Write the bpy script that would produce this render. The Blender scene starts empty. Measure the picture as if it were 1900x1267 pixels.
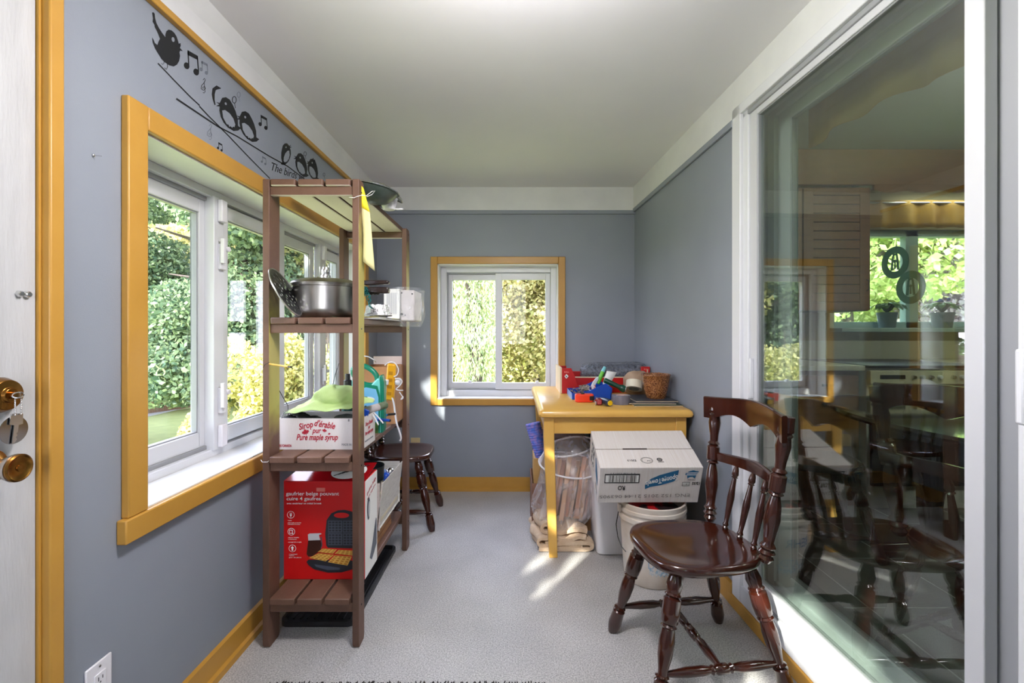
import bpy, bmesh, math, random
import numpy as np
from mathutils import Vector, Matrix, Euler, noise
R = random.Random(7)
PI = math.pi
C = bpy.context.scene.collection
sc = bpy.context.scene

# ------------------------------------------------------------------ camera
FPX = 870.0; CX = 955.0; CY = 615.0; EYE = 1.233
cam_d = bpy.data.cameras.new('camera'); cam = bpy.data.objects.new('camera', cam_d); C.objects.link(cam)
cam.location = (0, 0, EYE); cam.rotation_euler = (PI/2, 0, 0)
cam_d.sensor_width = 36; cam_d.lens = FPX/1900*36
cam_d.shift_x = -5/1900; cam_d.shift_y = -18.5/1900
cam_d.clip_start = 0.02; cam_d.clip_end = 200
sc.camera = cam

# ------------------------------------------------------------------ world, sun, exposure
SUN = Vector((.545, .838, -.545)).normalized()
world = bpy.data.worlds.new('world'); sc.world = world; world.use_nodes = True
nt = world.node_tree; nt.nodes.clear()
wo = nt.nodes.new('ShaderNodeOutputWorld'); bg = nt.nodes.new('ShaderNodeBackground')
tc = nt.nodes.new('ShaderNodeTexCoord'); sx = nt.nodes.new('ShaderNodeSeparateXYZ'); cr = nt.nodes.new('ShaderNodeValToRGB')
nt.links.new(tc.outputs['Generated'], sx.inputs[0]); nt.links.new(sx.outputs['Z'], cr.inputs[0])
cr.color_ramp.elements[0].position = 0.0; cr.color_ramp.elements[0].color = (.90, .88, 1.03, 1)
cr.color_ramp.elements[1].position = 0.7; cr.color_ramp.elements[1].color = (.68, .72, .96, 1)
nt.links.new(cr.outputs[0], bg.inputs[0]); bg.inputs[1].default_value = 5.8
nt.links.new(bg.outputs[0], wo.inputs[0])
sd = bpy.data.lights.new('sun', 'SUN'); sun = bpy.data.objects.new('sun', sd); C.objects.link(sun)
sun.rotation_euler = SUN.to_track_quat('-Z', 'Y').to_euler(); sun.location = (-6, -9, 7)
sd.energy = 8.0; sd.angle = math.radians(.6); sd.color = (1, .95, .86)
sc.view_settings.view_transform = 'Standard'; sc.view_settings.look = 'None'
sc.view_settings.exposure = 1.1; sc.view_settings.gamma = 1; sc.view_settings.use_curve_mapping = False
LAMP_ENERGY = 14.5; KITCHEN_ENERGY = 18
sc.cycles.max_bounces = 8; sc.cycles.transparent_max_bounces = 24; sc.cycles.diffuse_bounces = 4
sc.cycles.glossy_bounces = 4; sc.cycles.sample_clamp_indirect = 6; sc.cycles.caustics_reflective = False
sc.cycles.caustics_refractive = False; sc.cycles.use_denoising = True

# ------------------------------------------------------------------ materials
def lin(c):
    return tuple(((v/255)/12.92 if v/255 <= .04045 else (((v/255)+.055)/1.055)**2.4) for v in c) + (1,)
def M(name, rgb, rough=.6, metal=0, var=None, vs=8, va=.5, bump=0, bs=60, coat=0, stretch=None, spec=.5, trans=0, rand=False, alpha=1):
    m = bpy.data.materials.new(name); m.use_nodes = True; n = m.node_tree.nodes; l = m.node_tree.links
    b = n['Principled BSDF']; b.inputs['Base Color'].default_value = lin(rgb)
    b.inputs['Roughness'].default_value = rough; b.inputs['Metallic'].default_value = metal
    b.inputs['Specular IOR Level'].default_value = spec
    b.inputs['Coat Weight'].default_value = coat; b.inputs['Coat Roughness'].default_value = .08
    b.inputs['Transmission Weight'].default_value = trans; b.inputs['Alpha'].default_value = alpha
    if var or bump:
        t = n.new('ShaderNodeTexCoord'); mp = n.new('ShaderNodeMapping'); l.new(t.outputs['Object'], mp.inputs[0])
        if stretch: mp.inputs['Scale'].default_value = stretch
    if var:
        nz = n.new('ShaderNodeTexNoise'); nz.inputs['Scale'].default_value = vs; nz.inputs['Detail'].default_value = 5
        l.new(mp.outputs[0], nz.inputs['Vector'])
        rp = n.new('ShaderNodeMapRange'); rp.inputs[1].default_value = .5-va/2; rp.inputs[2].default_value = .5+va/2
        l.new(nz.outputs[0], rp.inputs[0])
        mx = n.new('ShaderNodeMix'); mx.data_type = 'RGBA'
        mx.inputs[6].default_value = lin(rgb); mx.inputs[7].default_value = lin(var)
        if rand:
            g = n.new('ShaderNodeNewGeometry'); l.new(g.outputs['Random Per Island'], mx.inputs[0])
        else: l.new(rp.outputs[0], mx.inputs[0])
        l.new(mx.outputs[2], b.inputs['Base Color'])
    if bump:
        nb = n.new('ShaderNodeTexNoise'); nb.inputs['Scale'].default_value = bs; nb.inputs['Detail'].default_value = 3
        l.new(mp.outputs[0], nb.inputs['Vector'])
        bp = n.new('ShaderNodeBump'); bp.inputs['Strength'].default_value = bump; bp.inputs['Distance'].default_value = .004
        l.new(nb.outputs[0], bp.inputs['Height']); l.new(bp.outputs[0], b.inputs['Normal'])
    return m
def glassmat(name, tint=(1, 1, 1), refl=5, rough=0, minr=.04):
    m = bpy.data.materials.new(name); m.use_nodes = True; n = m.node_tree.nodes; l = m.node_tree.links; n.clear()
    o = n.new('ShaderNodeOutputMaterial'); mx = n.new('ShaderNodeMixShader'); t = n.new('ShaderNodeBsdfTransparent')
    g = n.new('ShaderNodeBsdfGlossy'); g.inputs['Roughness'].default_value = rough
    t.inputs[0].default_value = (*tint, 1)
    lw = n.new('ShaderNodeLayerWeight'); lw.inputs[0].default_value = refl
    mr = n.new('ShaderNodeMapRange'); mr.inputs[3].default_value = minr; mr.inputs[4].default_value = 1
    lw.inputs[0].default_value = .5; pw = n.new('ShaderNodeMath'); pw.operation = 'POWER'; pw.inputs[1].default_value = refl
    l.new(lw.outputs['Facing'], pw.inputs[0]); l.new(pw.outputs[0], mr.inputs[0]); l.new(mr.outputs[0], mx.inputs[0])
    l.new(t.outputs[0], mx.inputs[1]); l.new(g.outputs[0], mx.inputs[2]); l.new(mx.outputs[0], o.inputs[0])
    return m
def plasticfilm(name, rgb, opacity, rough=.15, sc_=28, st=(1, 1, 1)):
    m = bpy.data.materials.new(name); m.use_nodes = True; n = m.node_tree.nodes; l = m.node_tree.links
    b = n['Principled BSDF']; b.inputs['Base Color'].default_value = lin(rgb); b.inputs['Roughness'].default_value = rough
    o = n['Material Output']; t = n.new('ShaderNodeBsdfTransparent'); mx = n.new('ShaderNodeMixShader')
    tcn = n.new('ShaderNodeTexCoord'); nz = n.new('ShaderNodeTexNoise'); nz.inputs['Scale'].default_value = sc_
    nz.inputs['Distortion'].default_value = 1.5; mpp = n.new('ShaderNodeMapping'); mpp.inputs['Scale'].default_value = st; l.new(tcn.outputs['Object'], mpp.inputs[0]); l.new(mpp.outputs[0], nz.inputs['Vector'])
    mr = n.new('ShaderNodeMapRange'); mr.inputs[1].default_value = .38; mr.inputs[2].default_value = .72
    mr.inputs[3].default_value = opacity*.45; mr.inputs[4].default_value = min(1, opacity*1.7)
    l.new(nz.outputs[0], mr.inputs[0]); l.new(mr.outputs[0], mx.inputs[0])
    bp = n.new('ShaderNodeBump'); bp.inputs['Strength'].default_value = 1; bp.inputs['Distance'].default_value = .01
    l.new(nz.outputs[0], bp.inputs['Height']); l.new(bp.outputs[0], b.inputs['Normal'])
    l.new(t.outputs[0], mx.inputs[1]); l.new(b.outputs[0], mx.inputs[2]); l.new(mx.outputs[0], o.inputs['Surface'])
    return m
def leafmat(name, a, b_, transl=.35):
    m = bpy.data.materials.new(name); m.use_nodes = True; n = m.node_tree.nodes; l = m.node_tree.links
    b = n['Principled BSDF']; b.inputs['Roughness'].default_value = .55
    g = n.new('ShaderNodeNewGeometry'); mx = n.new('ShaderNodeMix'); mx.data_type = 'RGBA'
    mx.inputs[6].default_value = lin(a); mx.inputs[7].default_value = lin(b_)
    l.new(g.outputs['Random Per Island'], mx.inputs[0]); l.new(mx.outputs[2], b.inputs['Base Color'])
    tr = n.new('ShaderNodeBsdfTranslucent'); l.new(mx.outputs[2], tr.inputs[0]); ms = n.new('ShaderNodeMixShader')
    ms.inputs[0].default_value = transl; l.new(b.outputs[0], ms.inputs[1]); l.new(tr.outputs[0], ms.inputs[2])
    l.new(ms.outputs[0], n['Material Output'].inputs['Surface'])
    return m
def emis(name, rgb, s):
    m = bpy.data.materials.new(name); m.use_nodes = True; b = m.node_tree.nodes['Principled BSDF']
    b.inputs['Emission Color'].default_value = lin(rgb); b.inputs['Emission Strength'].default_value = s
    return m
WALL = M('wall_grey_paint', (143, 149, 158), .5, var=(136, 142, 152), vs=2.5, va=.5, bump=.10, bs=300)
WHITE = M('white_paint', (225, 225, 224), .42, var=(214, 214, 214), vs=6, bump=.05, bs=120)
CEIL = M('ceiling_paint', (232, 230, 232), .85, var=(224, 223, 226), vs=1.8, bump=.08, bs=40)
YEL = M('ochre_trim_paint', (192, 144, 62), .38, var=(182, 134, 54), vs=7, bump=.06, bs=90)
def floor_mat():
    m = M('grey_floor_covering', (208, 206, 204), .42, var=(136, 134, 133), vs=190, va=.40, bump=.3, bs=300)
    n = m.node_tree.nodes; l = m.node_tree.links; b = n['Principled BSDF']
    src = b.inputs['Base Color'].links[0].from_socket
    nz = n.new('ShaderNodeTexNoise'); nz.inputs['Scale'].default_value = 3; nz.inputs['Detail'].default_value = 6
    t = n.new('ShaderNodeTexCoord'); l.new(t.outputs['Object'], nz.inputs['Vector'])
    mr = n.new('ShaderNodeMapRange'); mr.inputs[1].default_value = .3; mr.inputs[2].default_value = .7; mr.inputs[3].default_value = .86; mr.inputs[4].default_value = 1.08
    l.new(nz.outputs[0], mr.inputs[0]); mx = n.new('ShaderNodeVectorMath'); mx.operation = 'SCALE'
    l.new(src, mx.inputs[0]); l.new(mr.outputs[0], mx.inputs['Scale']); l.new(mx.outputs[0], b.inputs['Base Color'])
    return m
FLOOR = floor_mat()
VINYL = M('white_window_vinyl', (216, 217, 220), .35)
VINYLG = M('grey_track_vinyl', (150, 152, 155), .45)
VINYLD = M('patio_door_vinyl', (198, 199, 202), .35)
GLASS = glassmat('window_glass', (.97, .99, .985), 5, minr=.012)
DGLASS = glassmat('patio_door_glass', (.88, .94, .90), 4, minr=.16)
DGLASS2 = glassmat('inner_door_glass', (.90, .95, .92), 5, minr=.04)
BLACK = M('black_print', (20, 22, 26), .6)
GREYP = M('faded_grey_print', (108, 114, 124), .6)
CHAIRW = M('dark_varnished_wood', (66, 27, 15), .16, var=(42, 16, 9), vs=5, bump=.03, bs=30, coat=.6, stretch=(1, 1, 4))
BRASS = M('worn_brass', (176, 128, 62), .25, 1, var=(120, 78, 34), vs=30)
CHROME = M('bright_metal', (215, 215, 215), .22, 1)
DARKM = M('dark_metal', (60, 60, 62), .4, 1)
STEEL = M('brushed_steel', (178, 174, 168), .28, 1, var=(130, 125, 120), vs=14, stretch=(1, 1, .2))
FOIL = M('aluminium_foil', (220, 220, 222), .25, 1, bump=.8, bs=70)
CARD = M('brown_cardboard', (176, 128, 84), .8, var=(160, 114, 74), vs=20)
WCARD = M('white_carton', (226, 222, 220), .7, var=(214, 208, 205), vs=30, stretch=(40, 1, 1))
RED = M('red_carton', (204, 18, 20), .35)
REDM = M('red_metal', (190, 22, 20), .35)
BLUE = M('blue_plastic', (18, 72, 176), .35)
ORG = M('orange_plastic', (238, 62, 28), .35)
WPLA = M('white_plastic', (228, 226, 230), .4)
BLKP = M('black_plastic', (22, 22, 24), .4)
BLKR = M('black_rubber', (24, 24, 26), .5, var=(34, 34, 36), vs=30)
NAVY = M('navy_plastic', (24, 40, 62), .35)
YLP = M('yellow_plastic', (236, 196, 20), .35)
TEAL = M('teal_string', (14, 110, 108), .6)
GRNP = M('green_plastic', (12, 128, 92), .3)
PAPW = M('white_paper', (235, 235, 232), .8)
CREAM = M('cream_plastic', (206, 186, 140), .5)

# ------------------------------------------------------------------ mesh helpers
def at(px, py, Y): return Vector(((px-CX)*Y/FPX, Y, EYE-(py-CY)*Y/FPX))
def atx(px, py, X):
    Y = FPX*X/(px-CX); return Vector((X, Y, EYE-(py-CY)*Y/FPX))
class MB:
    def __init__(s): s.v = []; s.f = []
    def add(s, vs, fs, xf=None):
        o = len(s.v)
        for p in vs:
            p = Vector(p); s.v.append(xf @ p if xf is not None else p)
        s.f += [[i+o for i in f] for f in fs]; return s
    def box(s, x0, x1, y0, y1, z0, z1, xf=None):
        return s.add([(x0,y0,z0),(x1,y0,z0),(x1,y1,z0),(x0,y1,z0),(x0,y0,z1),(x1,y0,z1),(x1,y1,z1),(x0,y1,z1)],
            [(0,3,2,1),(4,5,6,7),(0,1,5,4),(1,2,6,5),(2,3,7,6),(3,0,4,7)], xf)
    def prism(s, poly, h0, h1, xf=None):      # poly in local xy, extruded z
        n = len(poly); vs = [(x, y, h0) for x, y in poly]+[(x, y, h1) for x, y in poly]
        return s.add(vs, [list(range(n))[::-1], list(range(n, 2*n))]+[[i, (i+1)%n, n+(i+1)%n, n+i] for i in range(n)], xf)
    def lathe(s, prof, seg=24, xf=None, sx=1, sy=1, arc=None):     # prof: (r, z)
        n = len(prof); vs = []
        for r, z in prof:
            for k in range(seg):
                a = 2*PI*k/seg; vs.append((r*math.cos(a)*sx, r*math.sin(a)*sy, z))
        fs = []
        for i in range(n-1):
            for k in range(seg):
                k2 = (k+1) % seg; fs.append([i*seg+k, i*seg+k2, (i+1)*seg+k2, (i+1)*seg+k])
        if prof[0][0] > 1e-5: fs.append(list(range(seg))[::-1])
        if prof[-1][0] > 1e-5: fs.append([(n-1)*seg+k for k in range(seg)])
        return s.add(vs, fs, xf)
    def turn(s, p0, p1, prof, seg=18):        # prof: (t, r) along p0->p1
        p0 = Vector(p0); p1 = Vector(p1); d = p1-p0; L = d.length
        q = d.to_track_quat('Z', 'Y').to_matrix().to_4x4()
        return s.lathe([(r, t*L) for t, r in prof], seg, Matrix.Translation(p0) @ q)
    def tube(s, pts, r, seg=8, closed=False):
        pts = [Vector(p) for p in pts]; n = len(pts); vs = []; up = Vector((.13, .21, .97))
        for i, p in enumerate(pts):
            a = pts[(i-1) % n] if (closed or i > 0) else p; b = pts[(i+1) % n] if (closed or i < n-1) else p
            t = (b-a).normalized(); x = t.cross(up)
            if x.length < .05: x = t.cross(Vector((1, 0, 0)))
            x.normalize(); y = t.cross(x)
            rr = r[i] if isinstance(r, (list, tuple)) else r
            for k in range(seg):
                an = 2*PI*k/seg; vs.append(p+(x*math.cos(an)+y*math.sin(an))*rr)
        fs = []
        for i in range(n if closed else n-1):
            j = (i+1) % n
            for k in range(seg):
                k2 = (k+1) % seg; fs.append([i*seg+k, i*seg+k2, j*seg+k2, j*seg+k])
        if not closed: fs += [list(range(seg))[::-1], [(n-1)*seg+k for k in range(seg)]]
        return s.add(vs, fs)
    def ball(s, c, r, seg=12, sq=(1, 1, 1), rot=None):
        m = Matrix.Translation(c) @ (rot if rot is not None else Matrix.Identity(4)) @ Matrix.Diagonal((*sq, 1))
        return s.lathe([(r*math.sin(PI*i/seg) if 0 < i < seg else 0, -r*math.cos(PI*i/seg)) for i in range(seg+1)], seg*2, m)
    def sheet(s, grid, thick=0):              # grid[i][j] points
        a = len(grid); b = len(grid[0]); vs = [p for row in grid for p in row]
        fs = [[i*b+j, i*b+j+1, (i+1)*b+j+1, (i+1)*b+j] for i in range(a-1) for j in range(b-1)]
        return s.add(vs, fs)
    def jit(s, amp, fr, seed=0):
        for i, p in enumerate(s.v):
            s.v[i] = p+Vector(noise.noise_vector(p*fr+Vector((seed, seed*1.7, 3))))*amp
        return s
    def build(s, name, mat, parent=None, smooth=40, bevel=0, solid=0, xf=None, sub=0):
        me = bpy.data.meshes.new(name); me.from_pydata([tuple(xf @ p) if xf is not None else tuple(p) for p in s.v], [], s.f); 
        bm = bmesh.new(); bm.from_mesh(me); bmesh.ops.remove_doubles(bm, verts=bm.verts, dist=1e-6)
        if not solid: bmesh.ops.recalc_face_normals(bm, faces=bm.faces)
        bm.to_mesh(me); bm.free(); me.update()
        if smooth:
            me.polygons.foreach_set('use_smooth', [True]*len(me.polygons)); me.set_sharp_from_angle(angle=math.radians(smooth))
        for m in (mat if isinstance(mat, (list, tuple)) else [mat]): me.materials.append(m)
        o = bpy.data.objects.new(name, me); C.objects.link(o)
        if parent is not None:
            o.parent = parent; root = parent
            while root.parent: root = root.parent
            if root.name in WORLDS: me.transform(root.matrix_basis.inverted())
        if solid:
            md = o.modifiers.new('solid', 'SOLIDIFY'); md.thickness = solid; md.offset = 0
        if bevel:
            md = o.modifiers.new('bevel', 'BEVEL'); md.width = bevel; md.segments = 2; md.limit_method = 'ANGLE'; md.angle_limit = math.radians(40)
        if sub:
            md = o.modifiers.new('sub', 'SUBSURF'); md.levels = sub; md.render_levels = sub
        return o
WORLDS = set()
def tag(o, label=None, cat=None, group=None, kind=None):
    if label: o['label'] = label
    if cat: o['category'] = cat
    if group: o['group'] = group
    if kind: o['kind'] = kind
    return o
def thing(name, label, cat, loc, rotz=0, group=None, world=True, kind=None):
    o = bpy.data.objects.new(name, None); C.objects.link(o); o.empty_display_size = .05
    o.location = loc; o.rotation_euler = (0, 0, rotz)
    o.matrix_basis = Matrix.Translation(loc) @ Matrix.Rotation(rotz, 4, 'Z')
    if world: WORLDS.add(o.name)
    return tag(o, label, cat, group, kind)
def setting(name, loc=(0, 0, 0)):
    return thing(name, None, None, loc, kind='structure')
def dup(root, loc, rotz, label, group=None):
    r = root.copy(); C.objects.link(r); r.location = loc; r.rotation_euler = (0, 0, rotz); r['label'] = label
    if group: r['group'] = group
    for ch in list(root.children):
        c = ch.copy(); C.objects.link(c); c.parent = r
        for g in list(ch.children):
            d = g.copy(); C.objects.link(d); d.parent = c
    return r
def struct(mb, name, mat, **k):
    o = mb.build(name, mat, **k); o['kind'] = 'structure'; return o
def text(s, size, xf, mat, parent, name='lettering', shear=0, align='CENTER', ext=.0002, fit=None, bold=0):
    cu = bpy.data.curves.new(name, 'FONT'); cu.body = s; cu.size = size; cu.align_x = align; cu.align_y = 'CENTER'
    cu.extrude = ext; cu.shear = shear; cu.resolution_u = 3; cu.offset = bold
    ob = bpy.data.objects.new(name, cu); C.objects.link(ob)
    dg = bpy.context.evaluated_depsgraph_get()
    me = bpy.data.meshes.new_from_object(ob.evaluated_get(dg)); bpy.data.objects.remove(ob)
    if fit:                                    # fit the width
        xs = [v.co.x for v in me.vertices]; w = max(xs)-min(xs); me.transform(Matrix.Diagonal((fit/w, 1, 1, 1)))
    me.transform(xf); me.materials.clear(); me.materials.append(mat); me.name = name
    o = bpy.data.objects.new(name, me); C.objects.link(o)
    if parent is not None:
        o.parent = parent; root = parent
        while root.parent: root = root.parent
        if root.name in WORLDS: me.transform(root.matrix_basis.inverted())
    return o
def basis(o, x, y):
    x = Vector(x).normalized(); y = Vector(y).normalized(); z = x.cross(y)
    m = Matrix((x, y, z)).transposed().to_4x4(); m.translation = Vector(o); return m
FRONT = lambda p: basis(p, (1, 0, 0), (0, 0, 1))          # faces the camera side (-Y)
LEFTW = lambda p: basis(p, (0, 1, 0), (0, 0, 1))          # on the left wall, faces +X

# ------------------------------------------------------------------ room shell
XL = -1.07; YB = 3.64; H = 2.35; YN = -1.0
RM = basis((.93, YB, 0), (.04, -1, 0), (1, .04, 0))       # right wall: x towards the camera, y into the kitchen
WIN = (1.343, 3.30, .724, 1.809)                          # left window opening
o = struct(MB().box(-1.3, 1.32, YN-.1, YB+.2, -.15, 0), 'floor', FLOOR)
struct(MB().box(-1.3, 1.32, YN-.1, YB+.2, H, H+.15), 'ceiling', CEIL)
y0, y1, z0, z1 = WIN
w = MB(); T = -1.30
w.box(T, XL, 1.07, y0, 0, H); w.box(T, XL, y1, YB+.2, 0, H); w.box(T, XL, y0, y1, 0, z0); w.box(T, XL, y0, y1, z1, H)
w.box(T, XL, -.02, 1.07, 2.08, H); w.box(T, XL, YN-.1, -.02, 0, H)
struct(w, 'wall_left', WALL)
bx0, bx1, bz0, bz1 = -.598, .339, .712, 1.757
w = MB(); w.box(XL, bx0, YB, YB+.2, 0, H); w.box(bx1, .95, YB, YB+.2, 0, H); w.box(bx0, bx1, YB, YB+.2, 0, bz0); w.box(bx0, bx1, YB, YB+.2, bz1, H)
struct(w, 'wall_back', WALL)
w = MB(); w.box(-.05, 1.53, 0, .25, 0, H, RM); w.box(2.86, 4.75, 0, .25, 0, H, RM); w.box(1.53, 2.86, 0, .25, 2.225, H, RM)
struct(w, 'wall_right', WALL)
w = MB(); w.box(-1.3, -1.02, YN-.12, YN, 0, H); w.box(.25, 1.4, YN-.12, YN, 0, H); w.box(-1.02, .25, YN-.12, YN, 0, .95); w.box(-1.02, .25, YN-.12, YN, 2.15, H)
struct(w, 'wall_near', WALL)
# crown bands
w = MB().box(XL, XL+.008, YN, YB, 2.212, H); w.add([(XL+.008, YN, 2.21), (XL+.012, YB, 2.21), (XL+.012, YB, H), (XL+.07, YN, H)], [(0, 1, 2, 3)])
struct(w, 'trim_1', WHITE, smooth=0)
struct(MB().box(XL, .95, YB-.012, YB, 2.172, H), 'trim_2', WHITE)
struct(MB().box(0, 4.64, -.012, 0, 2.185, H, RM), 'trim_3', WHITE)
struct(MB().box(XL, XL+.02, 1.09, YB, 2.192, 2.216), 'trim_4', YEL, bevel=.003)
struct(MB().box(XL, .95, YB-.016, YB, 2.142, 2.172), 'trim_5', WALL, bevel=.003)
struct(MB().box(0, 1.53, -.016, 0, 2.155, 2.185, RM), 'trim_6', WALL, bevel=.003)
# baseboards
def base_prof(xf, L, name):
    m = MB(); pr = [(0, 0), (.028, 0), (.026, .022), (.014, .028), (.012, .098), (0, .104)]
    m.add([(0, y, z) for y, z in pr]+[(L, y, z) for y, z in pr], [list(range(6))[::-1], list(range(6, 12))]+[[i, (i+1) % 6, 6+(i+1) % 6, 6+i] for i in range(6)], xf)
    struct(m, name, YEL, smooth=0)
base_prof(basis((XL, YB, 0), (0, -1, 0), (1, 0, 0)), YB-1.06, 'baseboard_left')
base_prof(basis((.95, YB, 0), (-1, 0, 0), (0, -1, 0)), .95-XL, 'baseboard_back')
m = MB().box(0, 1.53, -.018, 0, 0, .10, RM); struct(m, 'baseboard_right', YEL, bevel=.003)

# ------------------------------------------------------------------ left window
def rect_ring(mb, a0, a1, b0, b1, w, t0, t1, f, wb=None, wt=None):
    """frame of width w around a0..a1 x b0..b1, thickness t0..t1; f maps (a, t, b) box to MB.box order"""
    wb = w if wb is None else wb; wt = w if wt is None else wt
    f(mb, a0, a0+w, t0, t1, b0, b1); f(mb, a1-w, a1, t0, t1, b0, b1)
    f(mb, a0+w, a1-w, t0, t1, b0, b0+wb); f(mb, a0+w, a1-w, t0, t1, b1-wt, b1)
def fL(mb, a0, a1, t0, t1, b0, b1): mb.box(t0, t1, a0, a1, b0, b1)
def fB(mb, a0, a1, t0, t1, b0, b1): mb.box(a0, a1, t0, t1, b0, b1)
wl = setting('window_1', (XL, (y0+y1)/2, z0))
t = MB(); t.box(XL, XL+.022, y0-.07, y0, z0-.0, z1+.068).build('casing', YEL, wl, bevel=.004)
MB().box(XL, XL+.022, y1, y1+.07, z0, z1+.068).build('casing', YEL, wl, bevel=.004)
MB().box(XL, XL+.022, y0, y1, z1, z1+.068).build('casing', YEL, wl, bevel=.004)
MB().box(XL, XL+.028, y0-.085, y1+.085, z0-.066, z0).build('casing', YEL, wl, bevel=.004)
rv = MB(); D0, D1 = -1.275, -1.225
rv.box(D0, XL+.002, y0-.004, y0+.006, z0, z1); rv.box(D0, XL+.002, y1-.006, y1+.004, z0, z1); rv.box(D0, XL+.002, y0, y1, z1-.006, z1+.004)
rv.build('reveal', WHITE, wl)
MB().box(D0, XL+.012, y0, y1, z0-.012, z0+.006).build('sill', WHITE, wl, bevel=.002)
fr = MB(); rect_ring(fr, y0+.006, y1-.006, z0+.006, z1-.006, .03, -1.29, -1.215, fL); fr.build('frame', VINYL, wl, bevel=.003)
fr = MB(); rect_ring(fr, y0+.03, y1-.03, z0+.03, z1-.03, .022, -1.285, -1.235, fL); fr.build('frame_track', VINYLG, wl, bevel=.002)
MB().box(-1.29, -1.212, 2.40, 2.47, z0+.006, z1-.006).build('post', VINYL, wl, bevel=.003)
def sash(a0, a1, x, nm='sash', sw=.05):
    s = MB(); rect_ring(s, a0, a1, z0+.05, z1-.05, sw, x-.018, x+.018, fL, .06, .055); so = s.build(nm, VINYL, wl, bevel=.003)
    s = MB(); rect_ring(s, a0+sw-.004, a1-sw+.004, z0+.106, z1-.101, .009, x-.010, x+.010, fL); s.build('glazing_bead', VINYLG, so)
    MB().box(x-.003, x+.003, a0+sw, a1-sw, z0+.105, z1-.10).build('pane', GLASS, so)
sash(1.36, 1.90, -1.262); sash(1.935, 2.42, -1.232)
sash(2.46, 2.90, -1.262); sash(2.985, 3.28, -1.240)
for ya in (1.915, 2.94):
    MB().box(-1.245, -1.205, ya-.035, ya+.03, z0+.03, z1-.03).build('mullion', VINYL, wl, bevel=.003)
    for za in (1.56, .975):
        lt = MB().box(-1.205, -1.19, ya-.012, ya+.022, za-.075, za+.03).build('latch', WPLA, wl, bevel=.003)
        MB().box(-1.19, -1.175, ya-.02, ya-.004, za-.05, za+.05).turn((-1.19, ya+.01, za+.01), (-1.17, ya+.01, za+.01), [(0, .012), (1, .010)]).build('latch_lever', WPLA, lt, bevel=.002)
    for za in (z1-.085, z0+.085):
        MB().box(-1.205, -1.185, ya-.015, ya+.022, za-.045, za+.045).build('guide_clip', WPLA, wl, bevel=.004)

# ------------------------------------------------------------------ back window
wb = setting('window_2', ((bx0+bx1)/2, YB, bz0))
Yc = YB-.018
MB().box(bx0-.053, bx0, Yc, YB, bz0-.05, bz1+.055).build('casing', YEL, wb, bevel=.004)
MB().box(bx1, bx1+.053, Yc, YB, bz0-.05, bz1+.055).build('casing', YEL, wb, bevel=.004)
MB().box(bx0, bx1, Yc, YB, bz1, bz1+.055).build('casing', YEL, wb, bevel=.004)
MB().box(bx0, bx1, Yc-.004, YB, bz0-.05, bz0).build('casing', YEL, wb, bevel=.004)
rv = MB(); YE = YB+.19
rv.box(bx0-.002, bx0+.008, YB-.004, YE, bz0, bz1); rv.box(bx1-.008, bx1+.002, YB-.004, YE, bz0, bz1)
rv.box(bx0, bx1, YB-.004, YE, bz1-.008, bz1+.002); rv.build('reveal', WHITE, wb)
MB().box(bx0, bx1, YB-.012, YE, bz0-.008, bz0+.006).build('sill', WHITE, wb, bevel=.002)
fr = MB(); rect_ring(fr, bx0+.008, bx1-.008, bz0+.006, bz1-.008, .045, YB+.10, YE, fB); fr.build('frame', VINYL, wb, bevel=.004)
fr = MB(); rect_ring(fr, bx0+.045, bx1-.045, bz0+.045, bz1-.045, .02, YB+.125, YE-.01, fB); fr.build('frame_track', VINYLG, wb, bevel=.002)
def sashB(a0, a1, yy, wl_, wr_):
    s = MB(); s.box(a0, a0+wl_, yy-.018, yy+.018, bz0+.058, bz1-.058); s.box(a1-wr_, a1, yy-.018, yy+.018, bz0+.058, bz1-.058)
    s.box(a0+wl_, a1-wr_, yy-.018, yy+.018, bz0+.058, bz0+.11); s.box(a0+wl_, a1-wr_, yy-.018, yy+.018, bz1-.11, bz1-.058)
    so = s.build('sash', VINYL, wb, bevel=.003)
    MB().box(a0+wl_, a1-wr_, yy-.003, yy+.003, bz0+.10, bz1-.10).build('pane', GLASS, so)
sashB(bx0+.06, -.11, YB+.165, .035, .03); sashB(-.155, bx1-.055, YB+.135, .052, .035)
for xx in (-.36, .18):
    MB().box(xx-.012, xx+.012, YB+.125, YB+.15, bz0+.10, bz0+.125).build('sash_pull', WPLA, wb, bevel=.002)

# near-wall window (behind the camera)
wn = setting('window_3', (0, YN, .55))
f = MB(); rect_ring(f, -1.02, .25, .95, 2.15, .05, YN-.09, YN-.03, fB); f.box(-.40, -.34, YN-.09, YN-.03, 1.0, 2.10); f.build('frame', VINYL, wn, bevel=.004)
MB().box(-.97, -.40, YN-.063, YN-.057, 1.0, 2.10).build('pane', GLASS, wn); MB().box(-.34, .20, YN-.063, YN-.057, 1.0, 2.10).build('pane', GLASS, wn)

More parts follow.
